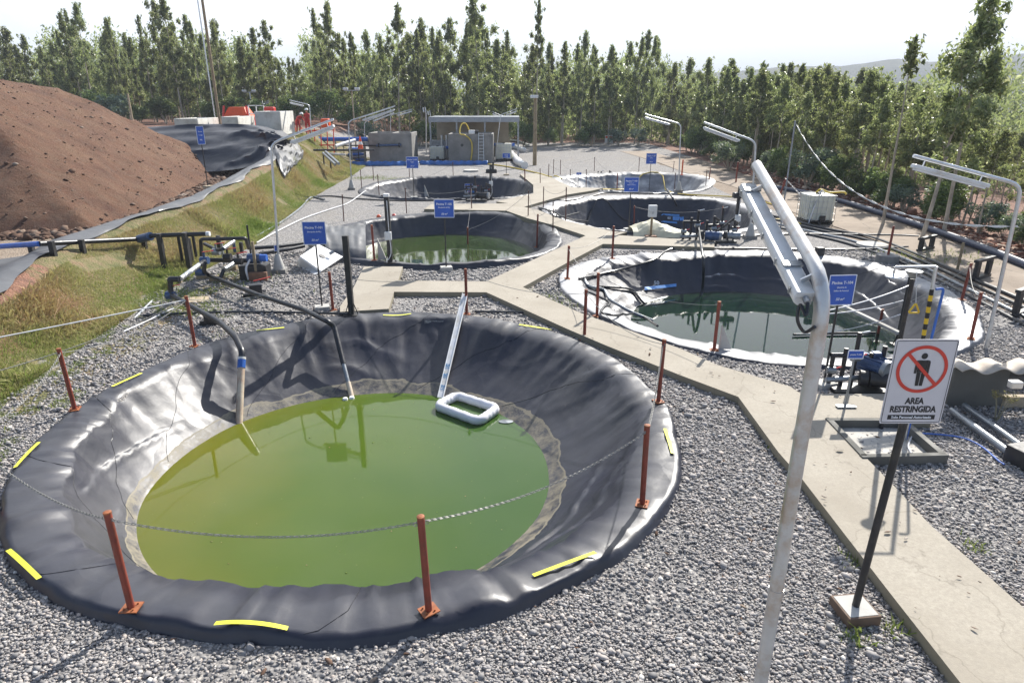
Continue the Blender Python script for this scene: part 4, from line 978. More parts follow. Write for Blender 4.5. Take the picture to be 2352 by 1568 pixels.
# ------------------------------------------------------------------ text
def text(body, size, mat, parent, loc, rot, name='lettering', align='CENTER', bold=.0, shear=0, sx=1.0):
    cu = bpy.data.curves.new('t', 'FONT'); cu.body = body; cu.size = size; cu.align_x = align; cu.align_y = 'CENTER'; cu.extrude = .0012; cu.offset = bold*size; cu.shear = shear; cu.resolution_u = 3
    o = bpy.data.objects.new('t', cu); C.objects.link(o); dg = bpy.context.evaluated_depsgraph_get(); dg.update()
    me = bpy.data.meshes.new_from_object(o.evaluated_get(dg)); bpy.data.objects.remove(o); me.name = name; me.materials.clear(); me.materials.append(mat)
    q = bpy.data.objects.new(name, me); C.objects.link(q); q.parent = parent; q.location = loc; q.rotation_euler = rot; q.scale = (sx, 1, 1); return q
def rrect(wd, ht, r, n=5):
    o = []
    for cx, cy, a0 in ((wd/2-r, ht/2-r, 0), (-wd/2+r, ht/2-r, 90), (-wd/2+r, -ht/2+r, 180), (wd/2-r, -ht/2+r, 270)):
        for i in range(n+1): a = R(a0 + 90*i/n); o.append((cx + r*math.cos(a), cy + r*math.sin(a)))
    return o
def plate_mesh(wd, ht, r, th, y=0, z=0):
    p = rrect(wd, ht, r); n = len(p); v = [(a, y-th/2, z+b) for a, b in p] + [(a, y+th/2, z+b) for a, b in p]
    return MB().add(v, [tuple(range(n)), tuple(reversed(range(n, 2*n)))] + [(i, (i+1) % n, n+(i+1) % n, n+i) for i in range(n)])
def ring_rect(wd, ht, r, t, y, z):
    a = rrect(wd, ht, r); b = rrect(wd-2*t, ht-2*t, max(.001, r-t)); n = len(a); m = MB()
    return m.add([(p[0], y, z+p[1]) for p in a] + [(p[0], y, z+p[1]) for p in b], [(i, (i+1) % n, n+(i+1) % n, n+i) for i in range(n)])
RX = (math.pi/2, 0, 0)
def pond_sign(base, ytop, ybot, px_w, lines, label, rz=0., block=True, stone='conclight', post='blacksteel', group='blue signs naming the ponds', foot_z=None):
    q = ground_pt(*base) if foot_z is None else G(base[0], base[1], foot_z)
    zt, zb = HT(q.x, q.y, ytop), HT(q.x, q.y, ybot); d = q.y*_c - (zt-CAM_H)*_s; wd = px_w*d/FPX; ht = zt - zb
    t = thing('pond_sign', label, 'sign', q, rz, group)
    r_ = 0 if rz == 0 else rz
    def B(mb, nm, mt, par=t, **k): return mb.build(nm, mt, par, **k)
    # build in local axes: shift world offsets back
    ox, oy, oz = q
    def loc(mb): mb.v = [(p[0]+ox, p[1]+oy, p[2]+oz) for p in mb.v]; return mb
    zc_ = (zt+zb)/2 - oz
    B(loc(MB().cyl((0, .03, 0), (0, .03, zt-oz-.03), .019, 10)), 'pole', M[post], smooth=True)
    if block: B(loc(MB().box(0, .03, -.03, .34, .28, .13, .25)), 'base_block', M[stone], bevel=.01)
    pl = B(loc(plate_mesh(wd, ht, .012, .004, 0, zc_)), 'panel', M['signblue'])
    b = ring_rect(wd, ht, .012, .014*max(1, wd/.55), -.0035, zc_); loc(b); B(b, 'border', M['signtext'], pl)
    for body, dz, sz, sh in lines:
        text(body, sz*wd, M['signtext'], pl, (0, -.004, zc_ + dz*ht), RX, bold=.02, shear=sh)
    return t
def LN(a, b, c, cap): return [(a, .24, .145, 0)] + ([(b, .06, .078, 0)] if not c else [(b, .09, .07, 0), (c, -.02, .07, 0)]) + [(cap, -.30, .13, .25)]
pond_sign((740, 712), 509, 562, 53, LN('Piscina T-101', '(Recepción de RIL)', None, '50 m³'), 'blue pond sign reading Piscina T-101 left of the white slab', .08)
pond_sign((1025, 620), 458, 500, 46, LN('Piscina T-105', '(Recepción de RIL)', None, '50 m³'), 'blue pond sign in front of the second left pond on a pale block')
pond_sign((951, 456), 360, 387, 28, LN('Piscina T-102', '(Recepción', 'de RIL)', '50 m³'), 'blue pond sign before the farthest left pond and left concrete tank')
pond_sign((1444, 530), 407, 441, 34, LN('Piscina T-103', '(Stand by de', 'Sulfato de Amonio)', '50 m³'), 'blue pond sign over the near rim of the middle right pond')
pond_sign((1491, 438), 352, 377, 24, LN('Piscina T-107', '(Refino)', None, '50 m³'), 'blue pond sign on the farthest right pond, before the forest', block=False)
pond_sign((1163, 403), 352, 363, 18, [('Piscina', .12, .16, 0), ('T-108', -.2, .16, 0)], 'small wide blue sign beside the yellow hose near the right tank', stone='palewood')
pond_sign((1893, 890), 631, 701, 66, LN('Piscina T-104', '(Stand by de', 'Sulfato de Amonio)', '50 m³'), 'large blue sign reading Piscina T-104 just right of the near lamp pole', .10, post='blacksteel')
pond_sign((1943, 934), 804, 824, 38, [('piscina T-104', 0, .125, .2)], 'little blue sign reading piscina T-104 on a T foot by the pump', 0, block=False, post='greypipe', foot_z=.14)
pond_sign((1077, 454), 422, 432, 18, [('T-102', 0, .2, 0)], 'little blue sign at the pump of the farthest left pond', 0, block=False, post='greypipe')
pond_sign((1329, 417), 396, 402, 12, [('T-107', 0, .2, 0)], 'little blue sign inside the farthest right pond edge', 0, block=False)
pond_sign((640, 626), 563, 577, 8, [('T', 0, .3, 0)], 'narrow little blue and white tag sign beside the left pipe manifold', .9, block=True, stone='palewood')
q = ground_pt(1943, 934)
t = [o for o in bpy.data.objects if o.get('label', '').startswith('little blue sign reading')][0]
MB().box(t.location.x, t.location.y, t.location.z, .30, .09, .02).build('foot_plate', M['greypipe'], t)
q = G(479, 432, 1.36)
pond_sign((479, 432), 290, 332, 17, [('Piscina', .2, .2, 0), ('T-100', 0, .2, 0), ('RIL', -.25, .25, 0)], 'tall narrow blue and white sign on the grassy bank before the pit', .75, foot_z=q.z, stone='palewood')
# restricted area sign
def area_sign():
    q = G(1968, 1398, .10); t = thing('warning_sign', 'white AREA RESTRINGIDA sign with red prohibition ring, on a dark pole', 'sign', (q.x, q.y, 0), 0)
    ox, oy = q.x, q.y; zb = HT(ox, oy, 972); zt = HT(ox, oy, 779); d = oy*_c - (zt-CAM_H)*_s
    wd = 147*d/FPX; ht = zt - zb; zm = (zt+zb)/2; LX = .02
    dx = (AT(2111, 873, oy).x - ox)
    def loc(mb): mb.v = [(p[0]+ox, p[1]+oy, p[2]) for p in mb.v]; return mb
    loc(MB().cyl((0, .03, .1), (dx, .045, zm+.1), .034, 14)).build('pole', M['blacksteel'], t, smooth=True)
    fr = loc(MB().box(0, .03, 0, .33, .33, .115, .12)).build('base_block', M['redbox2'], t, bevel=.008)
    loc(MB().box(0, .03, .111, .285, .285, .008, .12)).build('concrete_fill', M['conclight'], fr)
    pl = loc(plate_mesh(wd, ht, .02, .004, 0, zm)); pl.v = [(p[0]+dx, p[1], p[2]) for p in pl.v]; pl = pl.build('panel', M['signwhite'], t, bevel=.001)
    b = ring_rect(wd-.022, ht-.022, .016, .005, -.0035, zm); b.v = [(p[0]+ox+dx, p[1]+oy, p[2]) for p in b.v]; b.build('border', M['signblack'], pl)
    k = wd; y = -.0045
    def disc(r, cx, cz, yy, n=48): return [(cx + r*math.cos(2*math.pi*i/n), yy, cz + r*math.sin(2*math.pi*i/n)) for i in range(n)]
    cz = zm + .155*ht; ro, ri = .405*k, .350*k
    m = MB(); n = 64; m.add(disc(ro, 0, cz, y-.0015, n) + disc(ri, 0, cz, y-.0015, n), [(i, (i+1) % n, n+(i+1) % n, n+i) for i in range(n)])
    a = R(135); c_, s_ = math.cos(a), math.sin(a); hw = .027*k; L = ri + .01*k
    m.add([(c_*L - s_*hw, y-.0019, cz + s_*L + c_*hw), (c_*L + s_*hw, y-.0019, cz + s_*L - c_*hw), (-c_*L + s_*hw, y-.0019, cz - s_*L - c_*hw), (-c_*L - s_*hw, y-.0019, cz - s_*L + c_*hw)], [(0, 1, 2, 3)])
    f = MB(); f.add(disc(.050*k, 0, cz + .225*k, y, 24), [tuple(range(24))])
    def poly(P): f.add([(px*k, y, cz + pz*k) for px, pz in P], [tuple(range(len(P)))])
    poly([(-.075, .155), (.075, .155), (.075, -.05), (-.075, -.05)]); poly([(-.118, .115), (-.108, .145), (-.0775, .155), (-.0775, -.07), (-.118, -.07)]); poly([(.118, .115), (.118, -.07), (.0775, -.07), (.0775, .155), (.108, .145)])
    poly([(-.072, -.052), (-.005, -.052), (-.005, -.285), (-.058, -.285)]); poly([(.072, -.052), (.005, -.052), (.005, -.285), (.058, -.285)])
    for mb, nm, mt in ((m, 'prohibition_ring', M['signred']), (f, 'figure_symbol', M['signblack'])):
        mb.v = [(p[0]+ox+dx, p[1]+oy, p[2]) for p in mb.v]; mb.build(nm, mt, pl)
    text('AREA', .150*k, M['signblack'], pl, (dx, -.0035, zm - .225*ht), RX, bold=.035, sx=.80)
    text('RESTRINGIDA', .150*k, M['signblack'], pl, (dx, -.0035, zm - .325*ht), RX, bold=.035, sx=.80)
    br = MB().add([(dx-.385*k+ox, oy-.0035, zm-.448*ht), (dx+.385*k+ox, oy-.0035, zm-.448*ht), (dx+.385*k+ox, oy-.0035, zm-.392*ht), (dx-.385*k+ox, oy-.0035, zm-.392*ht)], [(0, 1, 2, 3)]).build('caption_bar', M['signblack'], pl)
    text('Solo Personal Autorizado', .064*k, M['signtext'], br, (dx, -.0055, zm-.42*ht), RX, bold=.02, sx=.98)
area_sign()
# ------------------------------------------------------------------ tube lamps
def lamp(base, bend, end, label, r=.035, block=True, Yend=None, z0=None, cone=False, name='tube_lamp'):
    q = ground_pt(*base) if z0 is None else G(base[0], base[1], z0)
    zt = HT(q.x, q.y, bend[1]); top = Vector((AT(bend[0], bend[1], q.y).x, q.y, zt))
    if abs(top.x - q.x) > .5: top.x = q.x + .5*(1 if top.x > q.x else -1)
    e = AT(end[0], end[1], Yend or q.y); t = thing(name, label, 'lamp', q, 0, 'fluorescent yard lamps')
    d = (e - top).normalized(); b0 = top - (top - q).normalized()*.22
    pts = [q, b0] + [b0.lerp(top, f)*(1-f) + top.lerp(top + d*.25, f)*f for f in (.25, .5, .75)] + [top + d*.25, e]
    MB().tube(pts, [r, r, r, r, r*.98, r*.96, r*.9], 12).build('pole', M['galv'], t, smooth=True)
    sd = d.cross(Vector((0, 0, 1))).normalized(); u = sd.cross(d); L = (e-top).length; a = top + d*(L*.28) - u*(r+.13); b = top + d*(L*.97) - u*(r+.13)
    lu = MB().beam(a, b, .17, .075, u).build('luminaire', M['lampwhite'], t, bevel=.02)
    MB().beam(a + d*.05 - u*.052, b - d*.05 - u*.052, .13, .04, u).build('lens', M['fluor'], lu, bevel=.015)
    m = MB()
    for f in (.12, .88): c = a.lerp(b, f); m.beam(c + u*.03, c + u*.15, .03, .012, d)
    m.build('bracket', M['galv'], lu)
    if block: MB().box(q.x, q.y, q.z-.02, .42, .34, .14, .1).build('base_block', M['conc'], t, bevel=.01)
    if cone: MB().lathe([(.17, q.z+.1), (.16, q.z+.16), (.075, q.z+.52), (.05, q.z+.56)], q.x, q.y, 16).build('pole_sleeve', M['conclight'], t, smooth=True)
    return t
def near_lamp():
    X, Y = 1.99, 4.06; t = thing('tube_lamp', 'large galvanised lamp pole nearest the camera, its arm reaching away', 'lamp', (X, Y, 0), 0, 'fluorescent yard lamps')
    q = Vector((X, Y, 0)); top = Vector((X, Y, HT(X, Y, 655))); e = Vector((2.06, 5.75, 4.20)); d = (e-top).normalized(); P = [q, Vector((X, Y, 1.0)), Vector((X, Y, 2.2)), top - Vector((0, 0, .28))]
    b0 = P[-1]
    for f in (.2, .4, .6, .8): P.append((b0.lerp(top, f))*(1-f) + (top.lerp(top + d*.28, f))*f)
    P += [top + d*.28, top.lerp(e, .6), e]
    MB().tube(P, [.052, .052, .050, .049, .049, .049, .048, .048, .047, .045, .044], 24).build('pole', M['galvrust'], t, smooth=True)
    MB().cyl((X, Y, 1.2), (X, Y, 1.26), .055, 24).build('coupling', M['galvrust'], t, smooth=True)
    MB().lathe([(.05, 0), (.048, .004), (.03, .012)], 0, 0, 20)
    sd = Vector((-1, 0, 0)); u = d.cross(Vector((1, 0, 0))).normalized(); u = -u if u.z < 0 else u
    off = sd*.10 - u*.11; a = top + d*.02 + off; b = top + d*1.60 + off
    def prof(c, s=1.0): return [c + sd*(x*s) + u*(z*s) for x, z in ((-.078, .045), (.078, .045), (.088, .0))]
    # housing (upper tray) and moulded lens below it
    hs = MB(); pr = [(-.060, .040), (.060, .040), (.070, .012), (.070, -.004), (-.070, -.004), (-.070, .012)]
    V = [c + sd*x + u*z for c in (a, b) for x, z in pr]; hs.add(V, [tuple(range(6)), tuple(reversed(range(6, 12)))] + [(i, (i+1) % 6, 6+(i+1) % 6, 6+i) for i in range(6)])
    lu = hs.build('luminaire', M['lampwhite'], t, bevel=.008)
    ls = MB(); pr = [(-.066, -.006), (.066, -.006), (.058, -.050), (.030, -.072), (-.030, -.072), (-.058, -.050)]
    V = [c + sd*x + u*z for c in (a + d*.012, b - d*.012) for x, z in pr]; ls.add(V, [tuple(range(6)), tuple(reversed(range(6, 12)))] + [(i, (i+1) % 6, 6+(i+1) % 6, 6+i) for i in range(6)])
    ls.build('lens', M['fluor'], lu, bevel=.01)
    for i in range(5):
        c = a.lerp(b, .06 + .22*i)
        for s_ in (-1, 1): MB().beam(c + sd*(s_*.074) + u*.02, c + sd*(s_*.074) - u*.03, .006, .022, d).build('clip', M['greypipe'], lu)
    MB().beam(a + u*.049 + d*.30, a + u*.049 + d*.36, .13, .012, u).build('strap', M['greypipe'], lu)
    MB().beam(b + u*.049 - d*.16, b + u*.049 - d*.10, .13, .012, u).build('strap', M['greypipe'], lu)
    for f in (.08, .9):
        c = a.lerp(b, f); ap = c - off; m = MB(); m.beam(c + u*.045, ap, .03, .012, d); m.build('bracket', M['galv'], lu)
    g = a - d*.01 + u*.0; MB().cyl(g, g - d*.05, .022, 12).build('cable_gland', M['greypipe'], lu, smooth=True)
    s0 = g - d*.05; lo = AT(1845, 764, Y); lo.x = min(lo.x, X-.09)
    MB().tube(curve([s0, s0 - d*.05 + Vector((-.02, 0, -.05)), AT(1838, 700, Y+.02), AT(1832, 735, Y), AT(1848, 762, Y), AT(1872, 750, Y-.06)], 8), .011, 8).build('cable', M['hose'], t, smooth=True)
    MB().box(X, Y, -.05, .45, .45, .15).build('base_block', M['conc'], t, bevel=.01)
near_lamp()
lamp((2264, 802), (2347, 425), (2098, 358), 'lamp pole on the far right of the right pond, arm over the pond', .036, block=False)
lamp((642, 626), (622, 330), (766, 274), 'lamp pole left of the first blue sign, arm rising to the right', .034, cone=True)
lamp((1722, 548), (1736, 325), (1617, 281), 'lamp pole right of the middle right pond, arm pointing left', .034, cone=True)
lamp((1558, 441), (1564, 285), (1481, 262), 'lamp pole at the farthest right pond, arm pointing left', .034, cone=True)
lamp((808, 436), (800, 279), (907, 244), 'lamp pole left of the left concrete tank on a grassy verge', .034, cone=True)
lamp((838, 372), (837, 281), (905, 254), 'shorter lamp just behind the left edge of the left concrete tank', .03, False)
lamp((898, 356), (897, 265), (947, 251), 'lamp rising behind the middle of the left concrete tank', .03, False)
lamp((1166, 352), (1165, 271), (1131, 257), 'lamp behind the right tank with its arm to the left', .03, False)
lamp((1137, 372), (1150, 264), (1187, 250), 'lamp at the right edge of the right tank, arm to the right', .03, False)
lamp((979, 352), (979, 262), (976, 246), 'thick lamp mast left of the shed seen end on', .055, False)
lamp((990, 352), (989, 268), (987, 254), 'second mast beside the shed with an oval white lamp end', .045, False)
lamp((716, 316), (711, 241), (665, 230), 'lamp above the red machinery beside the right white tank', .032, False, z0=2.3)
lamp((537, 280), (534, 247), (520, 233), 'short lamp in front of the orange hopper', .03, False, z0=2.5)
lamp((618, 286), (612, 245), (600, 233), 'short lamp between the orange hopper and the red frame', .03, False, z0=2.5)
lamp((578, 286), (577, 247), (618, 231), 'lamp right of the orange hopper, arm to the right', .03, False, z0=2.5)
# ------------------------------------------------------------------ utility poles and floodlights
def pole(base, ytop, r, mat, label, z0=None, head=None, lean=0, cat='pole', name='utility_pole'):
    q = GR(*base) if z0 is None else G(base[0], base[1], z0); zt = HT(q.x, q.y, ytop); t = thing(name, label, cat, q)
    MB().tube([q, Vector((q.x+lean*.5, q.y, (q.z+zt)/2)), Vector((q.x+lean, q.y, zt))], [r, r*.9, r*.75], 12).build('pole', mat, t, smooth=True)
    if head == 'flood':
        MB().box(q.x+lean-.1, q.y-.2, zt-.12, .62, .5, .22).build('floodlight', M['lampwhite'], t, bevel=.05)
    if head == 'two':
        MB().box(q.x, q.y, zt-.05, 1.3, .08, .08).build('crossarm', M['greypipe'], t)
        for s_ in (-.5, .5): MB().box(q.x+s_, q.y-.15, zt+.03, .42, .25, .2).build('floodlight', M['lampwhite'], t, bevel=.04)
    return t
pole((1228, 380), 222, .16, M['wood'], 'thick weathered timber pole right of the tanks with a lamp on top', head='flood', cat='light pole')
tp = pole((506, 292), -260, .13, M['wood'], 'very tall timber utility pole rising out of the top of the photo', z0=2.6)
q = tp.location; MB().tube([q + Vector((-.38, .1, 0)), q + Vector((-.48, .1, HT(q.x, q.y, -240)-q.z))], .06, 8).build('conduit', M['galv'], tp, smooth=True)
pole((583, 288), 212, .07, M['galv'], 'pale steel floodlight pole above the white tanks', z0=2.4, head='two', cat='light pole')
pole((819, 352), 208, .07, M['palewood'], 'thin pale floodlight pole left of the left concrete tank', head='two', cat='light pole')
pole((307, 292), 215, .10, M['palewood'], 'pale bare pole standing between the mound top and the forest', z0=2.6)
# ------------------------------------------------------------------ black float posts
def float_post(base, ytop, hw, label, cap=None, box=None, bracket=False, rz=0):
    q = ground_pt(*base); zt = HT(q.x, q.y, ytop); t = thing('steel_post', label, 'post', q, rz)
    MB().box(q.x, q.y, q.z, hw*2, hw*2, zt-q.z).build('shaft', M['blacksteel'], t, bevel=.006)
    b = MB().box(q.x, q.y, q.z-.01, hw*5, hw*5, .03)
    for i in range(4): a = i*math.pi/2; b.beam((q.x + hw*2.3*math.cos(a), q.y + hw*2.3*math.sin(a), q.z+.02), (q.x + hw*math.cos(a), q.y + hw*math.sin(a), q.z+.26), .012, .02)
    b.build('base_plate', M['blacksteel'], t)
    if cap: MB().box(q.x, q.y, zt, hw*2.3, hw*2.3, .09).build('cap', M['white'], t, bevel=.01)
    if box is not None:
        zb = HT(q.x, q.y, box); MB().box(q.x, q.y-hw-.06, zb-.12, .20, .12, .24).build('junction_box', M['lampwhite'], t, bevel=.015)
    if box is not None: MB().tube(curve([(q.x+.02, q.y-hw-.03, zt-.1), (q.x+.03, q.y-hw-.03, HT(q.x, q.y, box)+.1), (q.x+.05, q.y-hw-.04, q.z+.3), (q.x-.1, q.y-hw-.1, q.z+.03)], 6), .014, 6).build('cable', M['pvc'], t, smooth=True)
    if bracket:
        MB().box(q.x+.03, q.y-.05, zt-.42, .55, .28, .20).build('float_housing', M['black'], t, bevel=.03); MB().cyl((q.x+.12, q.y-.05, zt-.22), (q.x+.12, q.y-.05, zt+.12), .045, 10).build('motor', M['black'], t, smooth=True)
        MB().beam((q.x, q.y, zt-1.1), (q.x-.9, q.y+.1, zt-1.9), .07, .07).build('brace', M['blacksteel'], t)
    return t
float_post((808, 722), 541, .062, 'tall plain black square post on the far rim of the nearest pond')
float_post((897, 602), 452, .07, 'black post with white cap and white box at the second left pond', cap=1, box=540)
float_post((1128, 456), 378, .07, 'dark post carrying a round mixer head over the farthest left pond', box=421, bracket=True)
float_post((1688, 538), 428, .06, 'dark post with mixer head on the rim of the middle right pond', box=500, bracket=True)
float_post((2062, 792), 612, .055, 'black square post right of the Piscina T-104 sign over the right pond', bracket=False)
# ------------------------------------------------------------------ pipes, gauge and float of the nearest pond
def pipe(name, pts, r, mat, label=None, cat=None, parent=None, smoothn=0, n=12, group=None):
    pts = curve(pts, smoothn) if smoothn else pts
    o = MB().tube(pts, r, n).build(name, mat, parent, smooth=True)
    if label: tag(o, label, cat or 'pipe', group)
    return o
def mitre(pts, r=.10):                            # rounded elbows
    P = [Vector(p) for p in pts]; o = [P[0]]
    for a, b, c in zip(P[:-2], P[1:-1], P[2:]):
        d1 = (a-b); d2 = (c-b); k = min(r, d1.length*.45, d2.length*.45); s0 = b + d1.normalized()*k; s1 = b + d2.normalized()*k
        for i in range(5): f = i/4; o.append((s0.lerp(b, f)).lerp(b.lerp(s1, f), f))
    return o + [P[-1]]
def wood_block(x, y, z, sx, sy, sz, rz, parent, mat='blacksteel', nm='support_block'):
    return MB().box(x, y, z, sx, sy, sz, rz).build(nm, M[mat], parent, bevel=.008)
q0, q1, q2, q3 = G(398, 676, .35), G(503, 738, .30), G(540, 772, .28), G(556, 806, .13); w0 = G(549, 972, -1.02)
t = thing('inlet_pipe', 'black inlet pipe with blue coupling and cream lower length into the nearest pond', 'pipe', G(400, 690))
pipe('pipe', mitre([G(391, 640, .75), G(393, 678, .35), q1, q2, q3, q3.lerp(w0, .12)], .14), .062, M['black'], parent=t)
a = q3.lerp(w0, .12); b = q3.lerp(w0, .24); c = MB().cyl(a, b, .075, 16).build('coupling', M['blueplastic'], t, smooth=True); MB().cyl(a - (b-a)*.25, a + (b-a)*.02, .078, 16).build('collar', M['pvc'], c, smooth=True)
MB().cyl(b, w0 + (w0-b)*.2, .066, 16).build('drop_pipe', M['cream'], t, smooth=True)
p = G(487, 745, 0); wood_block(p.x, p.y, 0, .48, .16, .1, .1, t); wood_block(p.x, p.y-.05, .1, .26, .2, .14, .5, t)
t = thing('inlet_pipe', 'second black inlet pipe with red valve handle, ending low in the nearest pond', 'pipe', G(590, 680))
w1 = G(808, 912, -1.02); e1 = G(767, 748, .14)
pipe('pipe', mitre([G(478, 632, .30), G(590, 676, .28), G(700, 712, .26), G(752, 738, .28), e1, e1.lerp(w1, .55)], .12), .055, M['black'], parent=t)
MB().cyl(e1.lerp(w1, .50), w1, .044, 12).build('drop_pipe', M['greypipe'], t, smooth=True)
MB().cyl(e1.lerp(w1, .80), w1 + (w1-e1)*.02, .052, 12).build('pipe_end', M['cream'], t, smooth=True)
p = G(585, 682, 0); wood_block(p.x, p.y, 0, .52, .18, .10, .15, t); vv = wood_block(p.x+.05, p.y, .1, .30, .24, .24, .4, t, 'black', 'valve_body'); MB().beam((p.x+.02, p.y, .42), (p.x+.42, p.y+.12, .50), .035, .02).build('handle', M['redplastic'], vv, bevel=.005)
for i, (x, y) in enumerate(((793, 917), (808, 914))):
    p = G(x, y, -1.0); o = MB().lathe([(.0, -1.05), (.045, -1.03), (.058, -1.0), (.045, -.965), (.012, -.955)], p.x, p.y, 12).build('float_ball', M['white'], smooth=True); tag(o, ('left' if not i else 'right') + ' of two small white float balls by the pipe end in the pond', 'float', 'small white float balls')
p0, p1 = G(1068, 676, .50), G(1011, 915, -1.02); t = thing('level_gauge', 'white PVC channel level gauge with blue numbers leaning into the nearest pond', 'gauge', (p1.x, p1.y, -1.0))
MB().beam(p0, p1, .135, .05, (0, -1, .8)).build('channel', M['pvc'], t, bevel=.012)
d = (p1-p0).normalized(); sd = d.cross(Vector((0, -1, .8))).normalized(); up_ = sd.cross(d)
if up_.y > 0: up_ = -up_
rim = MB()
for s_ in (-1, 1): rim.beam(p0 + sd*(.055*s_) + up_*.03, p1 + sd*(.055*s_) + up_*.03, .018, .022, up_)
rim.build('channel_lip', M['white'], t, bevel=.003)
rotm = Matrix((-sd if sd.x < 0 else sd, -d, up_)).transposed().to_euler(); blue = simple('blue_marker_ink', (.03, .22, .48), .6, 0, .1)
for f, s_ in ((.715, '50'), (.80, '60'), (.905, '70')):
    c = p0.lerp(p1, f) + up_*.030; text(s_, .10, blue, t, c - wofs(t), rotm, name='number', bold=.015)
    e = c + d*.065; MB().beam(e - sd*.042, e + sd*.042, .012, .002, up_).build('level_mark', blue, t)
c = [G(1003, 932, -.93), G(1049, 908, -.93), G(1143, 938, -.93), G(1100, 968, -.93)]
def rounded(c, k=.16):
    o = []
    for i in range(4):
        a, b, e = c[i-1], c[i], c[(i+1) % 4]; s0 = b + (a-b).normalized()*k; s1 = b + (e-b).normalized()*k
        for j in range(6): f = j/5; o.append(s0.lerp(b, f).lerp(b.lerp(s1, f), f))
        for j in range(1, 10): o.append(s1.lerp(e + (b-e).normalized()*k, j/10))
    return o
pp = rounded(c); t = tag(MB().tube(pp, [.092 + .005*math.sin(i*1.7) for i in range(len(pp))], 18, closed=True).build('float_ring', simple('grey_white_pipe_foam', (.66, .66, .70), .5, 0, .05, 5, .2, 20), smooth=True), 'white rounded rectangular float ring lying on the green water', 'float')
p = G(1162, 968, -.995); o = MB().lathe([(0, -1.0), (.14, -1.0), (.14, -.985), (.02, -.975)], p.x, p.y, 18).build('float_disc', M['greypipe']); o.scale = (1, .55, 1); tag(o, 'small pale disc afloat right of the white float ring', 'float')
# orange plate fragment at the left frame edge is the post's own plate
# ------------------------------------------------------------------ pipe rack and manifold on the left
rk = thing('pipe_header', 'long black pipe header on short posts crossing the bank, blue at its left end', 'pipe', GR(240, 560))
def GO(x, y, o):
    p = G(x, y, 1.0)
    for _ in range(14): p = G(x, y, .5*p.z + .5*(o + float(tz(np.array([p.x]), np.array([p.y]))[0])))
    return p
hp = [GO(-60, 570, .28), GO(90, 560, .26), GO(320, 549, .30), G(352, 541, 1.12), G(474, 537, 1.10)]
pipe('pipe', hp[1:], .065, M['black'], parent=rk); pipe('blue_pipe', [hp[0], hp[1]], .067, M['blueplastic'], parent=rk)
MB().cyl(hp[2], hp[2].lerp(hp[3], .8), .12, 16).build('flange', M['motor'], rk, smooth=True)
MB().cyl(hp[-1], hp[-1] + Vector((.10, 0, 0)), .07, 14).build('end_cap', M['white'], rk, smooth=True)
for x, y in ((118, 561), (187, 557), (70, 563), (330, 551), (365, 543), (423, 541)):
    a = GO(x, y, .28) if x < 340 else G(x, y, 1.1); g = float(tz(np.array([a.x]), np.array([a.y]))[0]); MB().box(a.x, a.y, g-.1, .12, .12, a.z+.18-g).build('support_post', M['blacksteel'], rk, bevel=.006)
mf = thing('pipe_manifold', 'tangle of black and grey pipes with red valves at the foot of the grassy bank', 'pipework', G(500, 640))
def seg(pts, r=.05, mat='black', nm='pipe', k=.09): return pipe(nm, mitre(pts, k) if len(pts) > 2 else pts, r, M[mat], parent=mf)
def up(x, y, y2, r=.05, mat='blacksteel', sq=True, nm='support_post'):
    q = GR(x, y); z2 = HT(q.x, q.y, y2)
    if sq: MB().box(q.x, q.y, q.z-.05, r*2, r*2, z2-q.z+.05).build(nm, M[mat], mf, bevel=.005)
    else: MB().cyl((q.x, q.y, q.z-.05), (q.x, q.y, z2), r, 10).build(nm, M[mat], mf, smooth=True)
up(420, 606, 540, .045, 'black', False, 'riser_pipe'); up(438, 616, 533, .06); up(443, 608, 547, .045); up(452, 598, 540, .045, 'black', False, 'riser_pipe'); up(374, 578, 550, .05)
up(576, 583, 517, .03, 'black', False, 'riser_pipe'); up(507, 586, 541, .055); up(516, 612, 557, .03, 'greypipe'); up(540, 582, 553, .05, 'motor', False, 'riser_pipe'); up(556, 580, 556, .05)
seg([G(463, 592, .5), G(461, 549, 1.15), G(500, 549, 1.15), G(564, 547, 1.15), G(571, 570, .75)])
seg([G(478, 597, .45), G(520, 598, .45), G(575, 598, .45)], .065); seg([G(577, 570, .40), G(640, 566, .35), G(700, 558, .3)], .06); seg([G(596, 583, .25), G(660, 573, .25), G(698, 565, .25)], .06)
seg([G(415, 640, .75), G(458, 608, .8)], .06, 'galv', 'pale_pipe'); seg([G(513, 571, .9), G(537, 554, 1.0)], .055, 'galv', 'pale_pipe'); seg([G(515, 619, .35), G(546, 600, .4)], .075, 'galv', 'pale_pipe')
seg([G(412, 641, .75), G(391, 641, .75), G(391, 646, .70)], .07); seg([G(458, 609, .8), G(470, 600, .8), G(478, 597, .5)], .06); seg([G(470, 560, .8), G(500, 575, .75), G(512, 572, .9)], .05)
seg([G(478, 632, .30), G(468, 622, .5), G(470, 604, .8)], .055); seg([G(505, 640, .15), G(515, 618, .35)], .05)
for x, y, z, mt in ((470, 598, .8, 'motor'), (497, 578, .7, 'greypipe'), (460, 625, .45, 'motor'), (548, 600, .55, 'blacksteel'), (392, 678, .35, 'motor'), (523, 590, .6, 'blacksteel')):
    p = G(x, y, z); vb = MB().cyl(p - Vector((.1, 0, 0)), p + Vector((.1, 0, 0)), .10, 12); vb.cyl(p, p + Vector((0, 0, .22)), .03, 8); vb = vb.build('valve', M[mt], mf, smooth=True)
    MB().beam(p + Vector((-.03, 0, .22)), p + Vector((.24, .05, .25)), .035, .018).build('handle', M['redplastic'], vb)
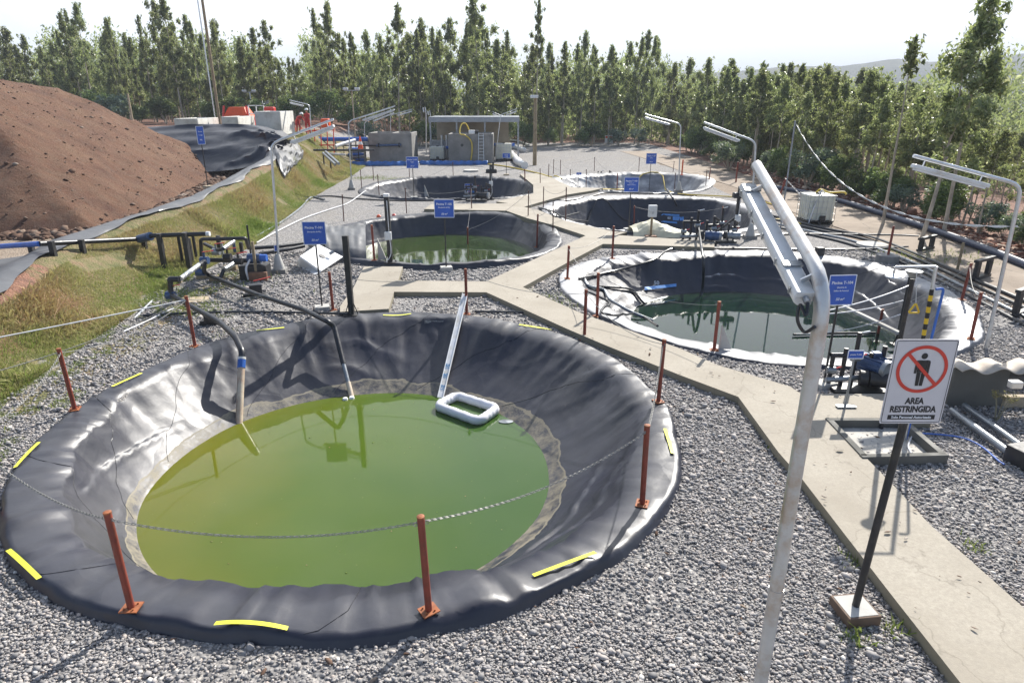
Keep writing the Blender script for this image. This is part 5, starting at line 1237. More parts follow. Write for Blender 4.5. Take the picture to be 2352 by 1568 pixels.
for x, y in ((400, 650), (500, 645), (530, 620), (470, 640)): p = GR(x, y); wood_block(p.x, p.y, p.z-.02, .4, .15, .16, RNG.uniform(-.4, .4), mf, 'wood')
MB().box(*G(440, 690, 0)[:2], 0, .85, .5, .03, .2).build('ground_board', M['palewood'], mf)
# small pump beside it
p = G(590, 642, 0); t = thing('pump', 'small bluish pump on a dark plinth with rusty front, left of the lamp sleeve', 'pump', p)
MB().box(p.x-.05, p.y+.1, 0, .75, .45, .42, .05).build('plinth', M['blacksteel'], t, bevel=.01); MB().box(p.x+.12, p.y-.18, 0, .5, .10, .26, .05).build('front_block', M['redbox'], t, bevel=.01)
MB().cyl((p.x-.2, p.y+.1, .58), (p.x+.15, p.y+.1, .58), .14, 16).build('motor', M['motor'], t, smooth=True); MB().cyl((p.x+.15, p.y+.1, .6), (p.x+.32, p.y+.1, .6), .10, 14).build('fan_cover', M['blueplastic'], t, smooth=True)
MB().box(p.x+.05, p.y-.1, .15, .07, .05, .95).build('upright', M['wood'], t); MB().tube(curve([(p.x-.1, p.y, .6), (p.x-.2, p.y-.15, .35), (p.x-.15, p.y-.2, .05)], 6), .03, 8).build('hose', M['pvc'], t, smooth=True)
# white slab lying tilted
c = [G(688, 590, .42), G(737, 624, .05), G(787, 591, .16), G(730, 562, .50)]; n_ = (c[1]-c[0]).cross(c[3]-c[0]).normalized(); n_ = n_ if n_.z > 0 else -n_
t = thing('tank_lid', 'white square plastic box lid dropped askew on the gravel behind the first sign', 'lid', G(737, 620))
top_ = [p + n_*.03 for p in c]; bot_ = [p - n_*.03 for p in c]
MB().add(top_ + bot_, [(0, 1, 2, 3), (7, 6, 5, 4)] + [(i, i+4, (i+1) % 4+4, (i+1) % 4) for i in range(4)]).build('panel', M['white'], t, bevel=.01)
a, b = c[0], c[1]; e = [a, b, b + Vector((-.12, -.2, -.03)), G(688, 612, .02), G(680, 603, .10)]
MB().add([p + n_*.0 for p in e] + [p - Vector((0, 0, .03)) for p in e], [(0, 1, 2, 3, 4), (9, 8, 7, 6, 5)] + [(i, 5+i, 5+(i+1) % 5, (i+1) % 5) for i in range(5)]).build('side_flap', M['lampwhite'], t)
m_ = (c[0]+c[2])/2 + n_*.033; MB().lathe([(.13, 0), (.13, .004)], 0, 0, 14)
o = MB().cyl(m_, m_ + n_*.012, .10, 16).build('hole', M['glasswin'], t); MB().cyl(m_ + Vector((.2, .12, .04)), m_ + Vector((.3, .2, .10)), .05, 12).build('pipe_stub', M['greypipe'], t, smooth=True)
# turned up grey corner of the second pond sheet
p0_, P = G(775, 575, .3), []
for i in range(30):
    f = i/29; r_ = []
    for j in range(22):
        g = j/21; q = G(752 + 92*f, 600 - 52*g - 26*g*f, 0); h = .15 + .58*math.sin(math.pi*min(1, g*.8+.1))*(1 - .35*f) + .5*float(fbm(np.array([f*3.1+2]), np.array([g*2.3+5]), 91, 3)[0])*(.3+g)
        r_.append((q.x, q.y*.995, h if 0 < j else .10))
    P.append(r_)
gr_ = thing('liner_fold', 'silvery crumpled corner of liner turned up beside the tall black post', 'liner', G(780, 590)); MB().grid(P).build('sheet', M['linerP'], gr_, smooth=True)
p = AT(820, 550, G(775, 590).y); 
# ------------------------------------------------------------------ hoses and pipes on the ground
def hose(pts, r, mat, label, z=.04, sm=6, cat='hose', group=None, dz=None):
    P = []
    for i, (x, y) in enumerate(pts):
        q = ground_pt(x, y); zz = q.z + (dz[i] if dz else z); P.append(Vector((q.x, q.y, zz)))
    P = curve(P, sm) if len(P) > 2 else [P[0].lerp(P[1], i/10) for i in range(11)]
    if not dz:
        for p in P: p.z = max(p.z, liner_z(p.x, p.y) + r*.8)
    return tag(MB().tube(P, r, 8).build('hose' if cat == 'hose' else 'ground_pipe', M[mat], smooth=True), label, cat, group)
hose([(330, 728), (450, 722), (560, 720), (700, 722), (800, 724)], .03, 'hose', 'thin black hose lying on gravel between the two inlet pipes')
hose([(1090, 719), (1170, 720), (1225, 722)], .028, 'hose', 'short black hose ending under the walkway edge')
hose([(285, 765), (330, 745), (385, 718), (400, 712)], .018, 'pvc', 'thin grey conduit curving through the grass at left')
hose([(310, 735), (350, 695)], .03, 'galv', 'short pale pipe left lying in the grass on the left', cat='pipe')
hose([(1330, 643), (1400, 628), (1500, 600), (1540, 575), (1600, 573), (1700, 573), (1860, 576), (2000, 574), (2085, 569)], .035, 'hose', 'long black hose curving along the back rim of the right pond')
hose([(1690, 545), (1800, 540), (1900, 540), (2050, 542), (2110, 545)], .035, 'hose', 'straight black hose crossing the gravel behind the right pond')
hose([(1340, 640), (1352, 660), (1385, 668), (1400, 690), (1425, 706), (1450, 720), (1500, 740)], .045, 'greypipe', 'grey drain pipe stepping down over the left rim of the right pond', cat='pipe')
hose([(1372, 660), (1400, 662), (1450, 668), (1480, 700), (1540, 740)], .035, 'hose', 'black hose looped over the left rim of the right pond')
hose([(1345, 672), (1370, 682), (1400, 700), (1380, 720), (1420, 728), (1465, 724), (1510, 752)], .03, 'hose', 'lower black hose tangled at the left rim of the right pond')
hose([(1238, 482), (1275, 490), (1300, 503), (1360, 512), (1430, 520), (1480, 523)], .035, 'hose', 'black hose following the near rim of the middle right pond')
hose([(1236, 478), (1262, 487), (1270, 497), (1290, 500), (1330, 490)], .03, 'hose', 'black hose loop on the left rim of the middle right pond')
hose([(1240, 466), (1300, 462), (1355, 455), (1385, 445), (1440, 445), (1500, 446)], .035, 'hose', 'black hose between walkway end and the middle right pond')
hose([(1500, 446), (1530, 446), (1560, 449), (1600, 452)], .03, 'hose', 'short hose behind the sign of the middle right pond')
hose([(700, 455), (760, 452), (820, 458), (900, 462), (1000, 462), (1060, 458)], .035, 'hose', 'black hose on gravel before the farthest left pond')
hose([(560, 560), (600, 540), (650, 510), (690, 480), (715, 455), (745, 460)], .045, 'greypipe', 'grey pipe climbing from the manifold toward the far left pond', cat='pipe')
hose([(590, 560), (640, 532), (700, 503), (760, 482), (800, 468), (840, 440)], .03, 'pvc', 'pale conduit beside the grey pipe toward the far left pond', cat='pipe')
hose([(1120, 378), (1170, 385), (1230, 398), (1265, 408), (1290, 414)], .05, 'yellowhose', 'yellow hose running from the right tank to the far walkway')
hose([(1330, 436), (1420, 436), (1520, 437), (1560, 447), (1700, 455), (1770, 470), (1790, 478)], .035, 'yellowhose', 'yellow hose along the far rim of the middle right pond')
hose([(1838, 516), (1820, 511), (1790, 506), (1770, 508)], .04, 'yellowhose', 'short yellow hose coiled at the foot of the white tank')
for i, (r, mt, off, lb) in enumerate(((.055, 'black', 0, 'outer'), (.045, 'hose', 9, 'second'), (.04, 'greypipe', 20, 'third'), (.04, 'hose', 30, 'innermost'))):
    hose([(1770-off, 497+off*.6), (1900-off, 528+off*.5), (2000-off*1.4, 547+off*.6), (2120-off*1.2, 593+off*.6), (2250-off, 650+off), (2352-off, 694+off*1.3), (2420-off, 724+off*1.5)], r, mt, lb + ' of the parallel black pipes running beside the dirt road', sm=8, cat='pipe', group='parallel pipes beside the road')
P = [G(x, y, .12) for x, y in ((1765, 428), (1840, 440), (1920, 458), (2010, 485), (2120, 520), (2240, 562), (2352, 606), (2460, 650))]
tag(MB().tube(curve(P, 6), .12, 12).build('ground_pipe', simple('blue_black_pipe', (.03, .045, .09), .4, 0, .3, .6), smooth=True), 'thick blue black pipe along the far edge of the dirt road', 'pipe')
for x, y, s_, lb in ((2125, 575, .3, 'upper'), (2252, 640, .42, 'middle'), (2345, 722, .5, 'lower')):
    q = G(x, y); t = thing('pipe_support', 'black timber trestle under the roadside pipes, the %s one' % lb, 'support', q, .3, 'roadside pipe supports')
    MB().box(q.x, q.y, .0, 1.0, .14, .10, .3).build('sill', M['blacksteel'], t, bevel=.01)
    for k_ in (-.35, .35): MB().box(q.x+k_, q.y+k_*.3, .1, .12, .12, s_).build('block', M['blacksteel'], t, bevel=.01)
    MB().box(q.x, q.y, .1+s_, 1.1, .13, .08, .3).build('crossbar', M['blacksteel'], t, bevel=.01)
def disc(x, y, r, h, mat, lb, cat='cover', nm='concrete_disc', post=None):
    q = ground_pt(x, y); t = thing(nm, lb, cat, q); MB().lathe([(r, q.z-.02), (r, q.z+h-.01), (r-.01, q.z+h), (.01, q.z+h+.002)], q.x, q.y, 24).build('disc', M[mat], t)
    if post: MB().cyl((q.x, q.y, q.z+h), (q.x, q.y, q.z+h+post), .035, 12).build('post', M['rust'], t, smooth=True); MB().lathe([(.02, q.z+h+post), (.045, q.z+h+post+.02), (.02, q.z+h+post+.05)], q.x, q.y, 10).build('cap', M['rust'], t)
disc(2002, 566, .50, .10, 'conclight', 'pale round concrete cover in weeds beside the road pipes')
disc(2037, 601, .33, .22, 'conc', 'round concrete foot with a rust red post behind the right pond', 'post base', 'post_base', .85)
disc(1082, 394, .55, .12, 'conclight', 'round concrete cover with mossy side before the right tank')
q = G(1880, 600); t = thing('pipe_clamp', 'small dark block clamping the hose behind the right pond', 'clamp', G(1880, 590))
q = G(2005-130+5, 592); MB().box(q.x, q.y, 0, .24, .2, .34, .2).build('block', M['blacksteel'], t, bevel=.01)
q = ground_pt(2198, 622); o = MB().box(q.x, q.y, q.z, .06, .06, .85); tag(o.build('stake', M['wood'], bevel=.01), 'short dark wooden stake at the edge of the dirt road', 'stake')
for x, y, yt, lb in ((1690, 420, 372, 'rusty leaning post among reddish litter near the far right pond'), (1566, 402, 367, 'orange marker post beside the farthest right pond'), (1790, 452, 405, 'rust red leaning post tied with white tape by the white tank')):
    q = ground_pt(x, y); zt = HT(q.x, q.y, yt); mt = 'orange' if x == 1566 else 'rust'; t = thing('marker_post', lb, 'post', q); MB().cyl(q, (q.x + (.25 if x == 1790 else 0), q.y, zt), .05, 10).build('pole', M[mt], t, smooth=True); MB().lathe([(.1, q.z), (.1, q.z+.03)], q.x, q.y, 12).build('foot', M[mt], t)
# white twisted tape across the right side
a = AT(1826, 281, 24); b = AT(2338, 520, 13.2); pts = []
for i in range(61):
    f = i/60; p = a.lerp(b, f); p.z -= 4*.95*f*(1-f); p.x -= .25*math.sin(math.pi*f); pts.append(p)
P = [[], []]
for i, p in enumerate(pts): an = i*.9; o_ = Vector((0, .028*math.cos(an), .028*math.sin(an))); P[0].append(p+o_); P[1].append(p-o_)
t = thing('barrier_tape', 'twisted white tape sagging across the right side to the lamp pole', 'tape', a); MB().grid(P).build('tape', M['whitetarp'], t, solid=.004)
MB().tube([Vector((a.x, a.y, 0)), a + Vector((0, 0, .05))], .03, 8).build('pole', M['greypipe'], t, smooth=True)
P = [[], []]; a = AT(1802, 408, G(1790, 452).y); b = G(1838, 448, .9)
for i in range(25): f = i/24; p = a.lerp(b, f); an = i*1.1; o_ = Vector((0, .04*math.cos(an), .04*math.sin(an))); P[0].append(p+o_); P[1].append(p-o_)
tag(MB().grid(P).build('barrier_tape', M['whitetarp'], solid=.004), 'short twisted white tape from leaning post to the white tank', 'tape')
# ------------------------------------------------------------------ caged plastic tanks
def ibc(x, y, ytop, wpx, lb, rz=.15, pallet='blacksteel', hoses=False):
    q = ground_pt(x, y); zt = HT(q.x, q.y, ytop); d = q.y*_c + (CAM_H-.5)*_s; wd = wpx*d/FPX; h = zt - q.z; t = thing('tote_tank', lb, 'tank', q, 0, 'caged plastic tote tanks'); yy = q.y + wd*.5
    pb = MB()
    for k_ in (-.42, 0, .42): pb.box(q.x + k_*wd, yy, q.z, .12*wd, wd*.95, .10, 0)
    pb.box(q.x, yy, q.z+.10, wd, wd, .05); pb.build('pallet', M[pallet], t, bevel=.005)
    MB().box(q.x, yy, q.z+.15, wd*.94, wd*.94, h-.17).build('bottle', M['ibc'], t, bevel=.06)
    cg = MB(); n = 6
    for k_ in range(n+1):
        o_ = -wd/2 + wd*k_/n
        for sx_, sy_ in ((o_, -wd/2), (o_, wd/2), (-wd/2, o_), (wd/2, o_)): cg.tube([(q.x+sx_, yy+sy_, q.z+.14), (q.x+sx_, yy+sy_, q.z+h-.03)], .011, 5)
    for z_ in np.linspace(.2, h-.03, 5): cg.tube([(q.x-wd/2, yy-wd/2, q.z+z_), (q.x+wd/2, yy-wd/2, q.z+z_), (q.x+wd/2, yy+wd/2, q.z+z_), (q.x-wd/2, yy+wd/2, q.z+z_)], .011, 5, closed=True)
    cg.build('cage', M['galv'], t)
    MB().cyl((q.x, yy, q.z+h-.02), (q.x, yy, q.z+h+.04), .11, 16).build('lid', M['blacksteel'], t, smooth=True); MB().box(q.x+.05, yy-wd*.5-.03, q.z+.16, .22, .06, .2).build('valve', M['black'], t)
    return t, q, wd, h, yy
t, q, wd, h, yy = ibc(1883, 516, 448, 62, 'white caged tote tank standing alone beside the dirt road')
tag(MB().tube(curve([(q.x-.5, yy-.6, .03), (q.x-.38, yy-.58, .6), (q.x-.1, yy-.4, h+.12), (q.x+.1, yy-.2, h+.1), (q.x+.2, yy-.1, h+.02)], 8), .025, 8).build('hose', M['pvc'], smooth=True), 'pale hose looped up over the lone roadside tote tank', 'hose')
tag(MB().tube(curve([(q.x-.1, yy, h+.03), (q.x+.05, yy, h+.16), (q.x+.4, yy-.1, h+.05), (q.x+.9, yy-.2, h+.08), (q.x+1.0, yy-.3, h)], 8), .04, 8).build('hose', M['yellowhose'], smooth=True), 'orange yellow hose draped over the lone roadside tote tank', 'hose')
ibc(1004, 370, 337, 34, 'cream tote tank left of the right concrete tank'); ibc(1157, 370, 330, 38, 'cream tote tank right of the right concrete tank')
# ------------------------------------------------------------------ big concrete tanks
def open_tank(x0, x1, yb, yt, dep, lb, mat, z0=0., rz=0, th=.16, divider=False, pos=None, size=None):
    if pos is None:
        a = G(x0, yb, z0); b = G(x1, yb, z0); wd = b.x-a.x; h = HT(a.x, a.y, yt) - z0; cx_, cy_ = (a.x+b.x)/2, a.y + dep/2
    else: cx_, cy_ = pos; wd, dep, h = size
    t = thing('concrete_tank', lb, 'tank', (cx_, cy_, z0), rz); ox = Vector((cx_, cy_, 0))
    def W(nm, x, y, sx, sy, hh, z=0): return MB().box(cx_+x, cy_+y, z0+z, sx, sy, hh).build(nm, M[mat], t, bevel=.02)
    W('front_wall', 0, -dep/2+th/2, wd, th, h); W('back_wall', 0, dep/2-th/2, wd, th, h); W('side_wall', -wd/2+th/2, 0, th, dep-2*th, h); W('side_wall', wd/2-th/2, 0, th, dep-2*th, h); W('floor', 0, 0, wd-2*th, dep-2*th, .15)
    if divider: W('divider', wd*.05, 0, th, dep-2*th, h-.003)
    return t, cx_, cy_, wd, h
t, cx_, cy_, wd, h = open_tank(850, 948, 376, 306, 3.4, 'grey concrete open tank on the left with a black pipe across its front', 'conc', divider=True)
yf = cy_ - 1.7
MB().tube([(cx_-4.6, yf-.12, h*.60), (cx_-1.1, yf-.12, h*.60)], .05, 8).build('inlet_pipe', M['black'], t, smooth=True); MB().tube([(cx_-1.1, yf-.12, h*.60), (cx_+.9, yf-.12, h*.62)], .085, 10).build('flanged_pipe', M['motor'], t, smooth=True)
for k_ in (-.9, .75): MB().cyl((cx_+k_-.05, yf-.12, h*.61), (cx_+k_+.05, yf-.12, h*.61), .17, 14).build('flange', M['black'], t, smooth=True)
MB().box(cx_, yf-.004, h*.50, wd, .012, .10).build('damp_line', M['blacksteel'], t) if False else None
t2, cx2, cy2, wd2, h2 = open_tank(1031, 1133, 375, 308, 3.4, 'grey concrete open tank on the right with a ladder and yellow hose', 'conc')
yf = cy2 - 1.7
MB().cyl((cx2-.7, yf-.02, h2*.62), (cx2-.7, yf+.02, h2*.62), .12, 14).build('port', M['blacksteel'], t2)
ld = thing('ladder', 'aluminium ladder leaning on the front of the right concrete tank', 'ladder', (cx2+.8, yf-.35, 0)); x_ = cx2+.85
st_ = MB()
for s_ in (-.22, .22): st_.beam((x_+s_, yf-.45, 0), (x_+s_*.85, yf-.06, h2+.1), .03, .06)
st_.build('rails', M['galv'], ld)
for i in range(9): f = (i+.7)/9.6; MB().beam((x_-.22, yf-.45+.39*f, (h2+.1)*f), (x_+.22, yf-.45+.39*f, (h2+.1)*f), .03, .03).build('rung', M['galv'], ld)
tag(MB().tube(curve([(cx2-.1, cy2-.6, h2+.1), (cx2-.4, cy2-.9, h2+.75), (cx2-.75, cy2-1.2, h2+.7), (cx2-.85, yf-.1, h2+.05), (cx2-.4, yf-.12, h2-.1), (cx2+.05, yf-.12, h2*.75), (cx2+.1, yf-.12, h2*.4), (cx2-.05, yf-.15, .05)], 8), .055, 8).build('hose', M['yellowhose'], smooth=True), 'yellow hose looping over the front of the right concrete tank', 'hose')
p = thing('pump', 'small white and dark pump sitting on the rim of the right tank', 'pump', (cx2+.15, yf+.1, h2)); MB().box(cx2+.1, yf+.1, h2, .5, .3, .3).build('housing', M['white'], p, bevel=.04); MB().cyl((cx2+.3, yf+.1, h2+.15), (cx2+.65, yf+.1, h2+.15), .14, 12).build('motor', M['blacksteel'], p, smooth=True)
# blue spill containment skirt round both tanks
def skirt(x0, x1, y, hh, lb, dep=.9):
    a = G(x0, y); b = G(x1, y); P = []; n = 60
    for r_ in range(5):
        f = r_/4; P.append([(a.x + (b.x-a.x)*i/n, a.y + dep*f*.4 + .06*math.sin(i*.7+r_), hh*math.sin(math.pi*min(.97, f*.75)) + .04*math.sin(i*.9 + r_*2)*(f > .1)) for i in range(n+1)])
    tag(MB().grid(P).build('containment_skirt', M['bluetarp'], smooth=True, solid=.01), lb, 'tarpaulin')
skirt(806, 962, 381, .32, 'blue tarpaulin spill skirt along the foot of the left concrete tank'); skirt(964, 1120, 379, .30, 'blue tarpaulin spill skirt along the foot of the right concrete tank')
# bundle of blue hoses and pipes left of the left tank
q = G(818, 372); t = thing('hose_stack', 'stack of blue hoses and steel rails left of the left concrete tank', 'equipment', q)
for i in range(5): MB().tube([(q.x + .75*math.cos(a_)*(1-.06*i), q.y+.3 + .35*math.sin(a_), .15 + .22*i) for a_ in np.linspace(0, 2*math.pi, 25)[:-1]], .09, 8, closed=True).build('hose_coil', M['blueplastic' if i % 2 == 0 else 'greypipe'], t, smooth=True)
for s_ in (-.9, -.3, .3, .9): MB().cyl((q.x+s_, q.y-.2, 0), (q.x+s_, q.y-.2, 1.35), .03, 8).build('rail_post', M['blacksteel'], t, smooth=True)
MB().beam((q.x-1, q.y-.2, 1.35), (q.x+1.2, q.y-.2, 1.35), .06, .06).build('rail', M['motor'], t)
def cone(x, y, z0, ht, lb):
    q = G(x, y, z0); t = thing('traffic_cone', lb, 'cone', q, 0, 'orange traffic cones'); MB().box(q.x, q.y, z0, ht*.55, ht*.55, ht*.05).build('base', M['orange'], t)
    MB().lathe([(ht*.2, z0+ht*.05), (ht*.04, z0+ht)], q.x, q.y, 14).build('body', M['orange'], t, smooth=True); MB().lathe([(ht*.145, z0+ht*.42), (ht*.105, z0+ht*.62)], q.x, q.y, 14).build('band', M['white'], t, smooth=True)
cone(829, 346, 1.1, 1.1, 'orange traffic cone set on blue hoses left of the left tank'); cone(1206, 323, 0, .95, 'orange traffic cone on the ground left of the timber lamp pole')
# pipe bridge behind, running left
t = thing('pipe_bridge', 'blue pipe on a steel trestle at the back of the yard, left of the tanks', 'pipework', G(760, 350))
a = AT(722, 320, 56); b = AT(845, 320, 56); MB().tube([a, b], .16, 12).build('blue_pipe', M['blueplastic'], t, smooth=True); MB().tube([AT(770, 336, 52), AT(815, 322, 54)], .13, 10).build('white_pipe', M['pvc'], t, smooth=True); MB().tube([AT(720, 345, 48), AT(860, 345, 48)], .07, 8).build('black_pipe', M['black'], t, smooth=True)
for x_, Y_ in ((735, 56), (770, 56), (805, 56), (835, 56)): p = AT(x_, 320, Y_); MB().box(p.x, p.y, 0, .12, .12, p.z).build('trestle_post', M['greypipe'], t)
for x_ in (743, 758): p = AT(x_, 362, 46); MB().cyl((p.x, p.y, -.02), (p.x, p.y, 1.5), .05, 8).build('riser', M['black'], t, smooth=True)
MB().tube([AT(742, 352, 46), AT(770, 378, 43)], .09, 8).build('sloping_pipe', M['greypipe'], t, smooth=True); MB().tube([AT(748, 349, 46), AT(778, 376, 43)], .09, 8).build('sloping_pipe', M['greypipe'], t, smooth=True)
# open shed
t = thing('shed', 'long low open sided shed with grey flat roof behind the right tank', 'shed', G(1090, 345)); Y0 = 60
a, b = AT(985, 272, Y0), AT(1193, 272, Y0); zr = a.z; cxs = (a.x+b.x)/2; wds = b.x-a.x
MB().box(cxs, Y0+2.5, zr-.02, wds, 5.4, .14).build('roof', M['roof'], t, bevel=.01); MB().box(cxs, Y0-.22, zr-.30, wds, .10, .42).build('fascia', M['roof'], t)
MB().box(cxs-.4, Y0+4.6, 0, wds*.86, .12, zr-.1).build('back_wall', M['panel'], t)
for f in (0, .3, .62, 1): MB().box(a.x + .1 + (wds-.2)*f, Y0, 0, .14, .14, zr-.05).build('roof_post', M['greypipe'], t)
MB().box(cxs-2.6, Y0+2, 0, 3, 1.2, 1.5).build('equipment_bay', M['greypipe'], t, bevel=.05)
for k_ in range(5): MB().cyl((a.x+1.0+k_*.42, Y0+.4, 0), (a.x+1.0+k_*.42, Y0+.4, 2.0), .09, 10).build('filter_column', M['galv'], t, smooth=True)
MB().tube([(a.x+.4, Y0-.4, 1.0), (a.x+4.2, Y0-.4, 1.0)], .12, 10).build('blue_header', M['blueplastic'], t, smooth=True); MB().tube([(b.x-3.0, Y0-.4, 1.25), (b.x-.4, Y0-.4, 1.25)], .14, 10).build('blue_header', M['blueplastic'], t, smooth=True)
# white sacks and rolled sheeting
def roll(pts, r, lb): 
    P = curve([G(x, y, r*.8) for x, y in pts], 6); n = len(P); tag(MB().tube(P, [r*(.75 + .35*math.sin(i*1.3)**2 + .1*math.sin(i*3)) for i in range(n)], 12).build('rolled_sheet', M['whitetarp'], smooth=True), lb, 'sheeting')
roll([(1172, 352), (1182, 362), (1190, 372), (1205, 380)], .28, 'white rolled sheeting bundle left of the timber lamp pole'); roll([(1175, 336), (1190, 340), (1205, 346)], .24, 'pale sacks behind the rolled sheeting bundle'); roll([(1168, 322), (1190, 325), (1215, 334)], .14, 'pale pipe like roll lying near the orange cone')
q = G(1398, 330); t = thing('notice_board', 'small white notice board with an orange heading at the forest edge', 'sign', q); b_ = AT(1398, 320, q.y); MB().box(q.x, q.y, b_.z-.42, .95, .04, .84).build('panel', M['white'], t)
MB().box(q.x, q.y-.023, b_.z+.12, .85, .004, .24).build('heading', M['orange'], t); MB().box(q.x, q.y+.05, -.1, .07, .07, b_.z+.4).build('post', M['wood'], t)
# ------------------------------------------------------------------ plateau on the left: white tanks, hopper, machinery
zP = 2.55
for px, Y_, wd_, dp, hh, lb in ((426, 52, 1.75, 4.0, 1.0, 'low whitewashed concrete tank, leftmost of the row on the plateau'), (527, 51, 1.2, 3.6, 1.15, 'low whitewashed concrete tank right of the tall utility pole'), (615, 48, 1.75, 3.2, 1.55, 'taller whitewashed concrete tank at the right end of the row')):
    x_ = AT(px, 285, Y_).x; open_tank(0, 0, 0, 0, 0, lb, 'limewash', z0=zP, rz=.03, pos=(x_, Y_+dp/2), size=(wd_, dp, hh), th=.12)
p = AT(550, 262, 56); t = thing('hopper', 'orange red steel hopper behind the low white tanks', 'hopper', (p.x, 56, zP))
z1, z2 = zP+1.0, AT(550, 243, 56).z; v = []
for z_, a_, b_ in ((z1, 1.0, .9), (z2-.1, .62, .5)):
    for sx_, sy_ in ((-1, -1), (1, -1), (1, 1), (-1, 1)): v.append((p.x + sx_*a_, 56 + sy_*b_, z_))
MB().add(v, [(3, 2, 1, 0), (4, 5, 6, 7), (0, 1, 5, 4), (1, 2, 6, 5), (2, 3, 7, 6), (3, 0, 4, 7)]).build('bin', M['orange'], t, bevel=.03); MB().box(p.x, 56, zP, 1.9, 1.7, 1.0).build('base', M['redplastic'], t, bevel=.05)
for s_ in (-1.1, 1.1): MB().beam((p.x+s_, 55.0, zP), (p.x+s_*.8, 55.3, z2), .12, .12).build('frame_leg', M['redplastic'], t)
p = AT(590, 262, 55); t = thing('steel_rack', 'white tubular frame with red parts right of the orange hopper', 'frame', (p.x, 55, zP)); fr = MB()
for k_ in (-.6, 0, .6): fr.beam((p.x+k_, 55, zP), (p.x+k_, 55, zP+1.9), .07, .07)
fr.beam((p.x-.6, 55, zP+1.9), (p.x+.6, 55, zP+1.9), .07, .07); fr.beam((p.x-.6, 55, zP+1.3), (p.x+.6, 55, zP+1.3), .07, .07); fr.build('frame', M['white'], t); MB().box(p.x+1.0, 55.2, zP+.9, .8, .6, .9).build('motor', M['redplastic'], t, bevel=.1)
p = AT(712, 285, 53); t = thing('process_skid', 'red and orange machinery skid on a white frame beside two workers', 'machinery', (p.x, 53, 1.2)); fr = MB()
for k_ in np.linspace(-1.3, 1.6, 7): fr.beam((p.x+k_, 53, .2), (p.x+k_+.15, 53, 2.9), .06, .06)
fr.beam((p.x-1.4, 53, 2.55), (p.x+1.8, 53, 2.75), .14, .10); fr.beam((p.x-1.4, 53, 1.6), (p.x+1.8, 53, 1.6), .08, .08); fr.build('frame', M['redplastic'], t)
MB().box(p.x+1.15, 53.2, 2.9, .65, .6, .62).build('orange_housing', M['orange'], t, bevel=.1); MB().cyl((p.x-1.2, 53.1, 1.9), (p.x-.6, 53.1, 1.9), .3, 14).build('motor', M['motor'], t, smooth=True); MB().beam((p.x-1.2, 52.8, 2.5), (p.x-.2, 52.8, 2.85), .16, .10).build('chute', M['white'], t); MB().tube([(p.x-1.3, 52.7, 1.1), (p.x+2.6, 52.7, .9)], .09, 8).build('drain_pipe', M['pvc'], t, smooth=True)
